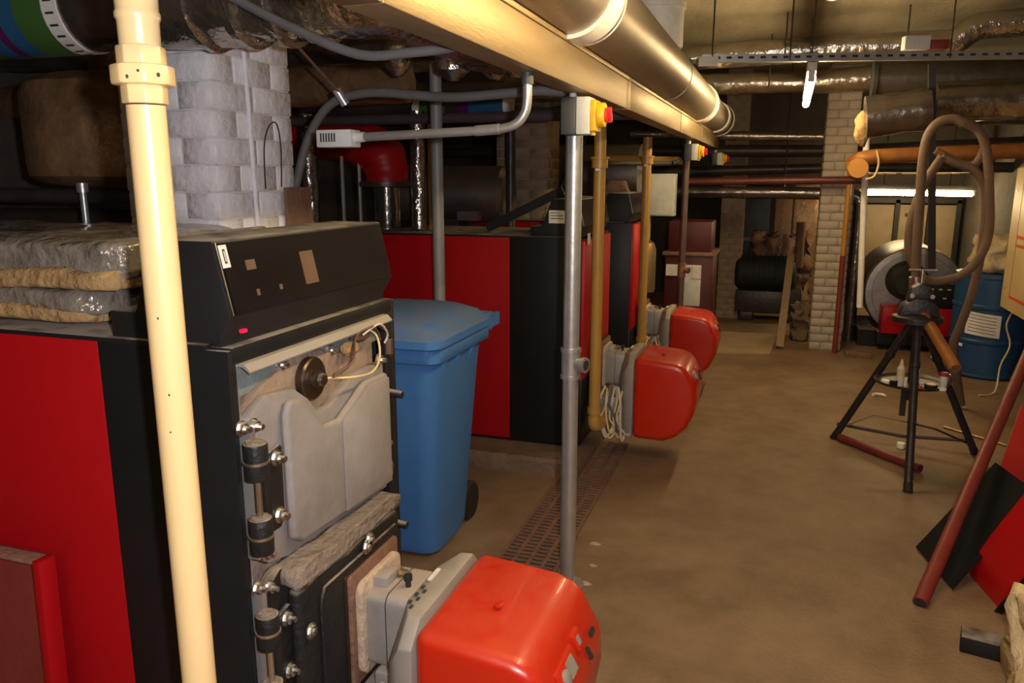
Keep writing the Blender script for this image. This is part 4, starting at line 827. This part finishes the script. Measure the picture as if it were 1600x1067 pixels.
# ------------------------------------------------------------ cream cabinet on the right wall
t=thing('switch_cabinet','cream switch cabinet with red outlines on the right wall','cabinet',(1.85,5.8,.64))
MB().box(1.62,2.1,5.0,6.61,.645,1.665).build('cabinet_body','creamcab',t,bevel=.01)
MB().box(1.605,1.62,5.01,6.60,.655,1.655).build('cabinet_door','creamcab',t,bevel=.004)
def rl(y0,y1,z0,z1,h=1.603): MB().box(h,1.606,y0,y1,z0,z1).build('red_line','redline',t)
rl(5.05,6.38,.745,.765); rl(5.05,6.38,1.555,1.575); 
for z in (1.17,1.11): rl(6.12,6.40,z,z+.022)
MB().box(1.6035,1.606,6.39,6.395,.74,1.58).build('door_groove','rust',t)
for z in (.80,1.50): MB().cyl((1.60,6.52,z),(1.61,6.52,z),.008,n=10).build('door_screw','steel',t)
MB().tube([(1.70,6.62,.62),(1.68,6.66,.5),(1.72,6.66,.35),(1.66,6.6,.2),(1.62,6.5,.02),(1.5,6.4,.01)],.006,8,6).build('trailing_cable','wirey',label='thin yellowish cable trailing down below the cream cabinet',cat='cable')
# ------------------------------------------------------------ leaning pipe and panels
pa=V(.605,3.04,.02); pb=V(1.565,5.24,1.03); dd=(pb-pa).normalized()
o=MB().cyl(pa,pb,.028,n=24).build('leaning_pipe','redox',label='long red oxide pipe leaning from floor to the right edge',cat='pipe')
MB().cyl(pa-dd*.001,pa,.023,n=20).build('pipe_bore','ink_hole',o)  # dark disc on the foot, shade of the hollow painted in
UP1=[b-a for a,b in zip((.665,3.56,.012),(1.007,3.881,0.330))]
RA,RB=(0.803,3.376,0.012),(0.860,3.080,0.012)
UP2=[(b-a)*1.25 for a,b in zip(RA,(0.968,3.280,0.430))]
TA=(1.142,4.394,0.012)
UP3=[(b-a)*1.3 for a,b in zip(TA,(1.301,4.750,0.276))]
def sheet(A,B,up,thick,name,m,label,lip=None,lipm=None,curl=0):
    A=V(*A);B=V(*B);up=V(*up); n=(B-A).cross(up).normalized(); t=thing(name,label,'panel',(A+B)/2)
    n=n if n.z>0 else -n
    rows=[]; k=8
    for i in range(k+1):
        f=i/k; c=curl*(1-math.sqrt(max(0,1-(1-min(1,f/.5))**2))) if curl else 0
        rows.append([A+up*f-n*c,B+up*f-n*c])
    vs=[];fs=[]
    for a,b in rows: vs+=[a,b,b-n*thick,a-n*thick]
    for i in range(k):
        for j in range(4): fs.append((i*4+j,i*4+(j+1)%4,(i+1)*4+(j+1)%4,(i+1)*4+j))
    fs+=[(0,1,2,3),(k*4,k*4+3,k*4+2,k*4+1)]
    MB().add(vs,fs).build('sheet',m,t,sharp=50)
    if lip:
        for Q in (A,B): MB().bar(Q-n*lip/2,Q+up-n*lip/2,.004,lip,n).build('folded_lip',lipm or m,t)
    return t
sheet((.665,3.56,.012),(.745,3.21,.012),UP1,.004,'metal_sheet','blackpanel','black cover panel leaning behind the red oxide pipe')
sheet(RA,RB,UP2,.004,'metal_sheet','redpanel','red cover panel with curled foot leaning at the right edge',.03,'black',.04)
sheet(TA,(TA[0]+.5,TA[1]-.3,TA[2]),UP3,.004,'metal_sheet','redpanel','red cover panel behind the leaning black one',.02,'wood')
for a in ((1.62,4.3,.0),): MB().box(1.55,2.08,3.2,4.0,0,.55).build('low_bench','wall',label='dark low bench along the right wall behind the leaning panels',cat='bench',bevel=.01)
# block and cloth
p=(0.694,2.761,0.000)
MB().obox((p[0]+.11,p[1]+.03,.03),(.22,.085,.06),Matrix.Rotation(R(-12),3,'Z')).build('black_block','blackmatte',label='black block lying on the floor near the bottom right corner',cat='block',bevel=.005)
bundle(.76,1.25,2.05,2.60,.0,.40,'x',33,.05).build('cloth_sack','sack',label='cream cloth sack cut off by the bottom right corner',cat='sack',sharp=180)
# ------------------------------------------------------------ the dark passage at the back
t=thing('cardboard_sheet','flat cardboard sheet on the floor at the passage entrance','sheet',(-.15,7.8,0))
c=[(-0.465,7.264,0.012),(0.011,7.368,0.012),(0.080,8.328,0.012),(-0.530,8.302,0.012)]
MB().add([(q[0],q[1],.012) for q in c]+[(q[0],q[1],.0) for q in c],[(0,1,2,3),(7,6,5,4),(0,4,5,1),(1,5,6,2),(2,6,7,3),(3,7,4,0)]).build('board','card',t)
MB().bar((0.093,7.646,0.020),(0.152,8.600,0.802),.07,.02,(0,1,0)).build('leaning_board','wood',label='pale narrow board leaning left of the far pillar',cat='board')
t=thing('old_pump','dark old motor pump standing in the passage','pump',(-.1,9.2,0))
MB().lathe([(.02,-.33),(.16,-.32),(.2,-.28),(.2,.25),(.15,.32),(.05,.34)],(-.10,9.3,.52),'x',24).build('motor_body','rubber',t)
for i in range(9): MB().lathe([(.2,-.006),(.215,-.005),(.215,.005),(.2,.006)],(-.32+.055*i,9.3,.52),'x',24).build('cooling_fin','rubber',t)
MB().box(-.4,.3,9.1,9.5,.1,.34).box(-.35,-.2,9.1,9.5,0,.1).box(.1,.25,9.1,9.5,0,.1).build('pump_base','darkpipe',t,bevel=.01)
MB().cyl((.25,9.3,.6),(.25,9.3,1.1),.05,n=14).build('outlet_pipe','rust',t)
bundle(-.25,.35,9.72,10.2,.0,.9,'x',41,.12).build('junk_heap','rust',label='brown heap of junk behind the old pump',cat='heap',sharp=180)
bundle(.20,.36,8.05,8.4,.0,.35,'x',51,.06).build('rubble_heap','plinth',label='low rubble heap at the foot of the far pillar',cat='heap',sharp=180)
for x,m,lab,wd,h in ((-.30,'doorblue','dull blue door leaf in the dark passage',.20,1.45),(.06,'rust','brown upright plank in the dark passage',.10,1.45),(.34,'browntape','dark olive panel beside the far pillar',.16,1.5)):
    t=thing('door_leaf' if 'door' in lab else 'plank',lab,'door' if 'door' in lab else 'plank',(x,10.4,0))
    MB().box(x-wd,x+wd,10.4,10.44,0.0,h).build('board',m,t,bevel=.004)
    MB().box(x-wd*.8,x+wd*.8,10.385,10.40,h*.55,h*.58).build('cross_batten','rust',t)
MB().cyl((.04,8.5,1.48),(.04,8.5,2.75),.006,n=8).build('chain_rod','darkpipe',label='thin dark rod above the hanging chain',cat='rod')
t=thing('hanging_chain','pale chain hanging in the dark passage','chain',(.05,8.5,1.5))
for k in range(12):
    z=1.46-.055*k; mt=Matrix.Rotation(R(90*(k%2)),3,'Z'); m=MB()
    pts=[mt@V(.012*math.cos(a),0,.034*math.sin(a))+V(.04,8.5,z) for a in [2*math.pi*i/10 for i in range(11)]]
    m.tube(pts,.004,6).build('link','zinc',t)

# ------------------------------------------------------------ pale flakes of plaster on the walkway
for k,p in enumerate([(-0.675,3.163,0.000),(-0.641,2.965,0.000),(-0.642,2.810,0.000)]):
    rnd=random.Random(k); n=7; r=.010+.008*rnd.random()
    poly=[(p[0]+math.cos(2*math.pi*i/n)*r*rnd.uniform(.5,1.3)*1.5,p[1]+math.sin(2*math.pi*i/n)*r*rnd.uniform(.5,1.2)) for i in range(n)]
    MB().prism(poly,'z',.0,.004).build('plaster_flake','gasket',label='pale plaster flake on the floor right of the silver post, '+('farthest of three','middle of three','nearest of three')[k],cat='flake',group='plaster flakes on the floor')
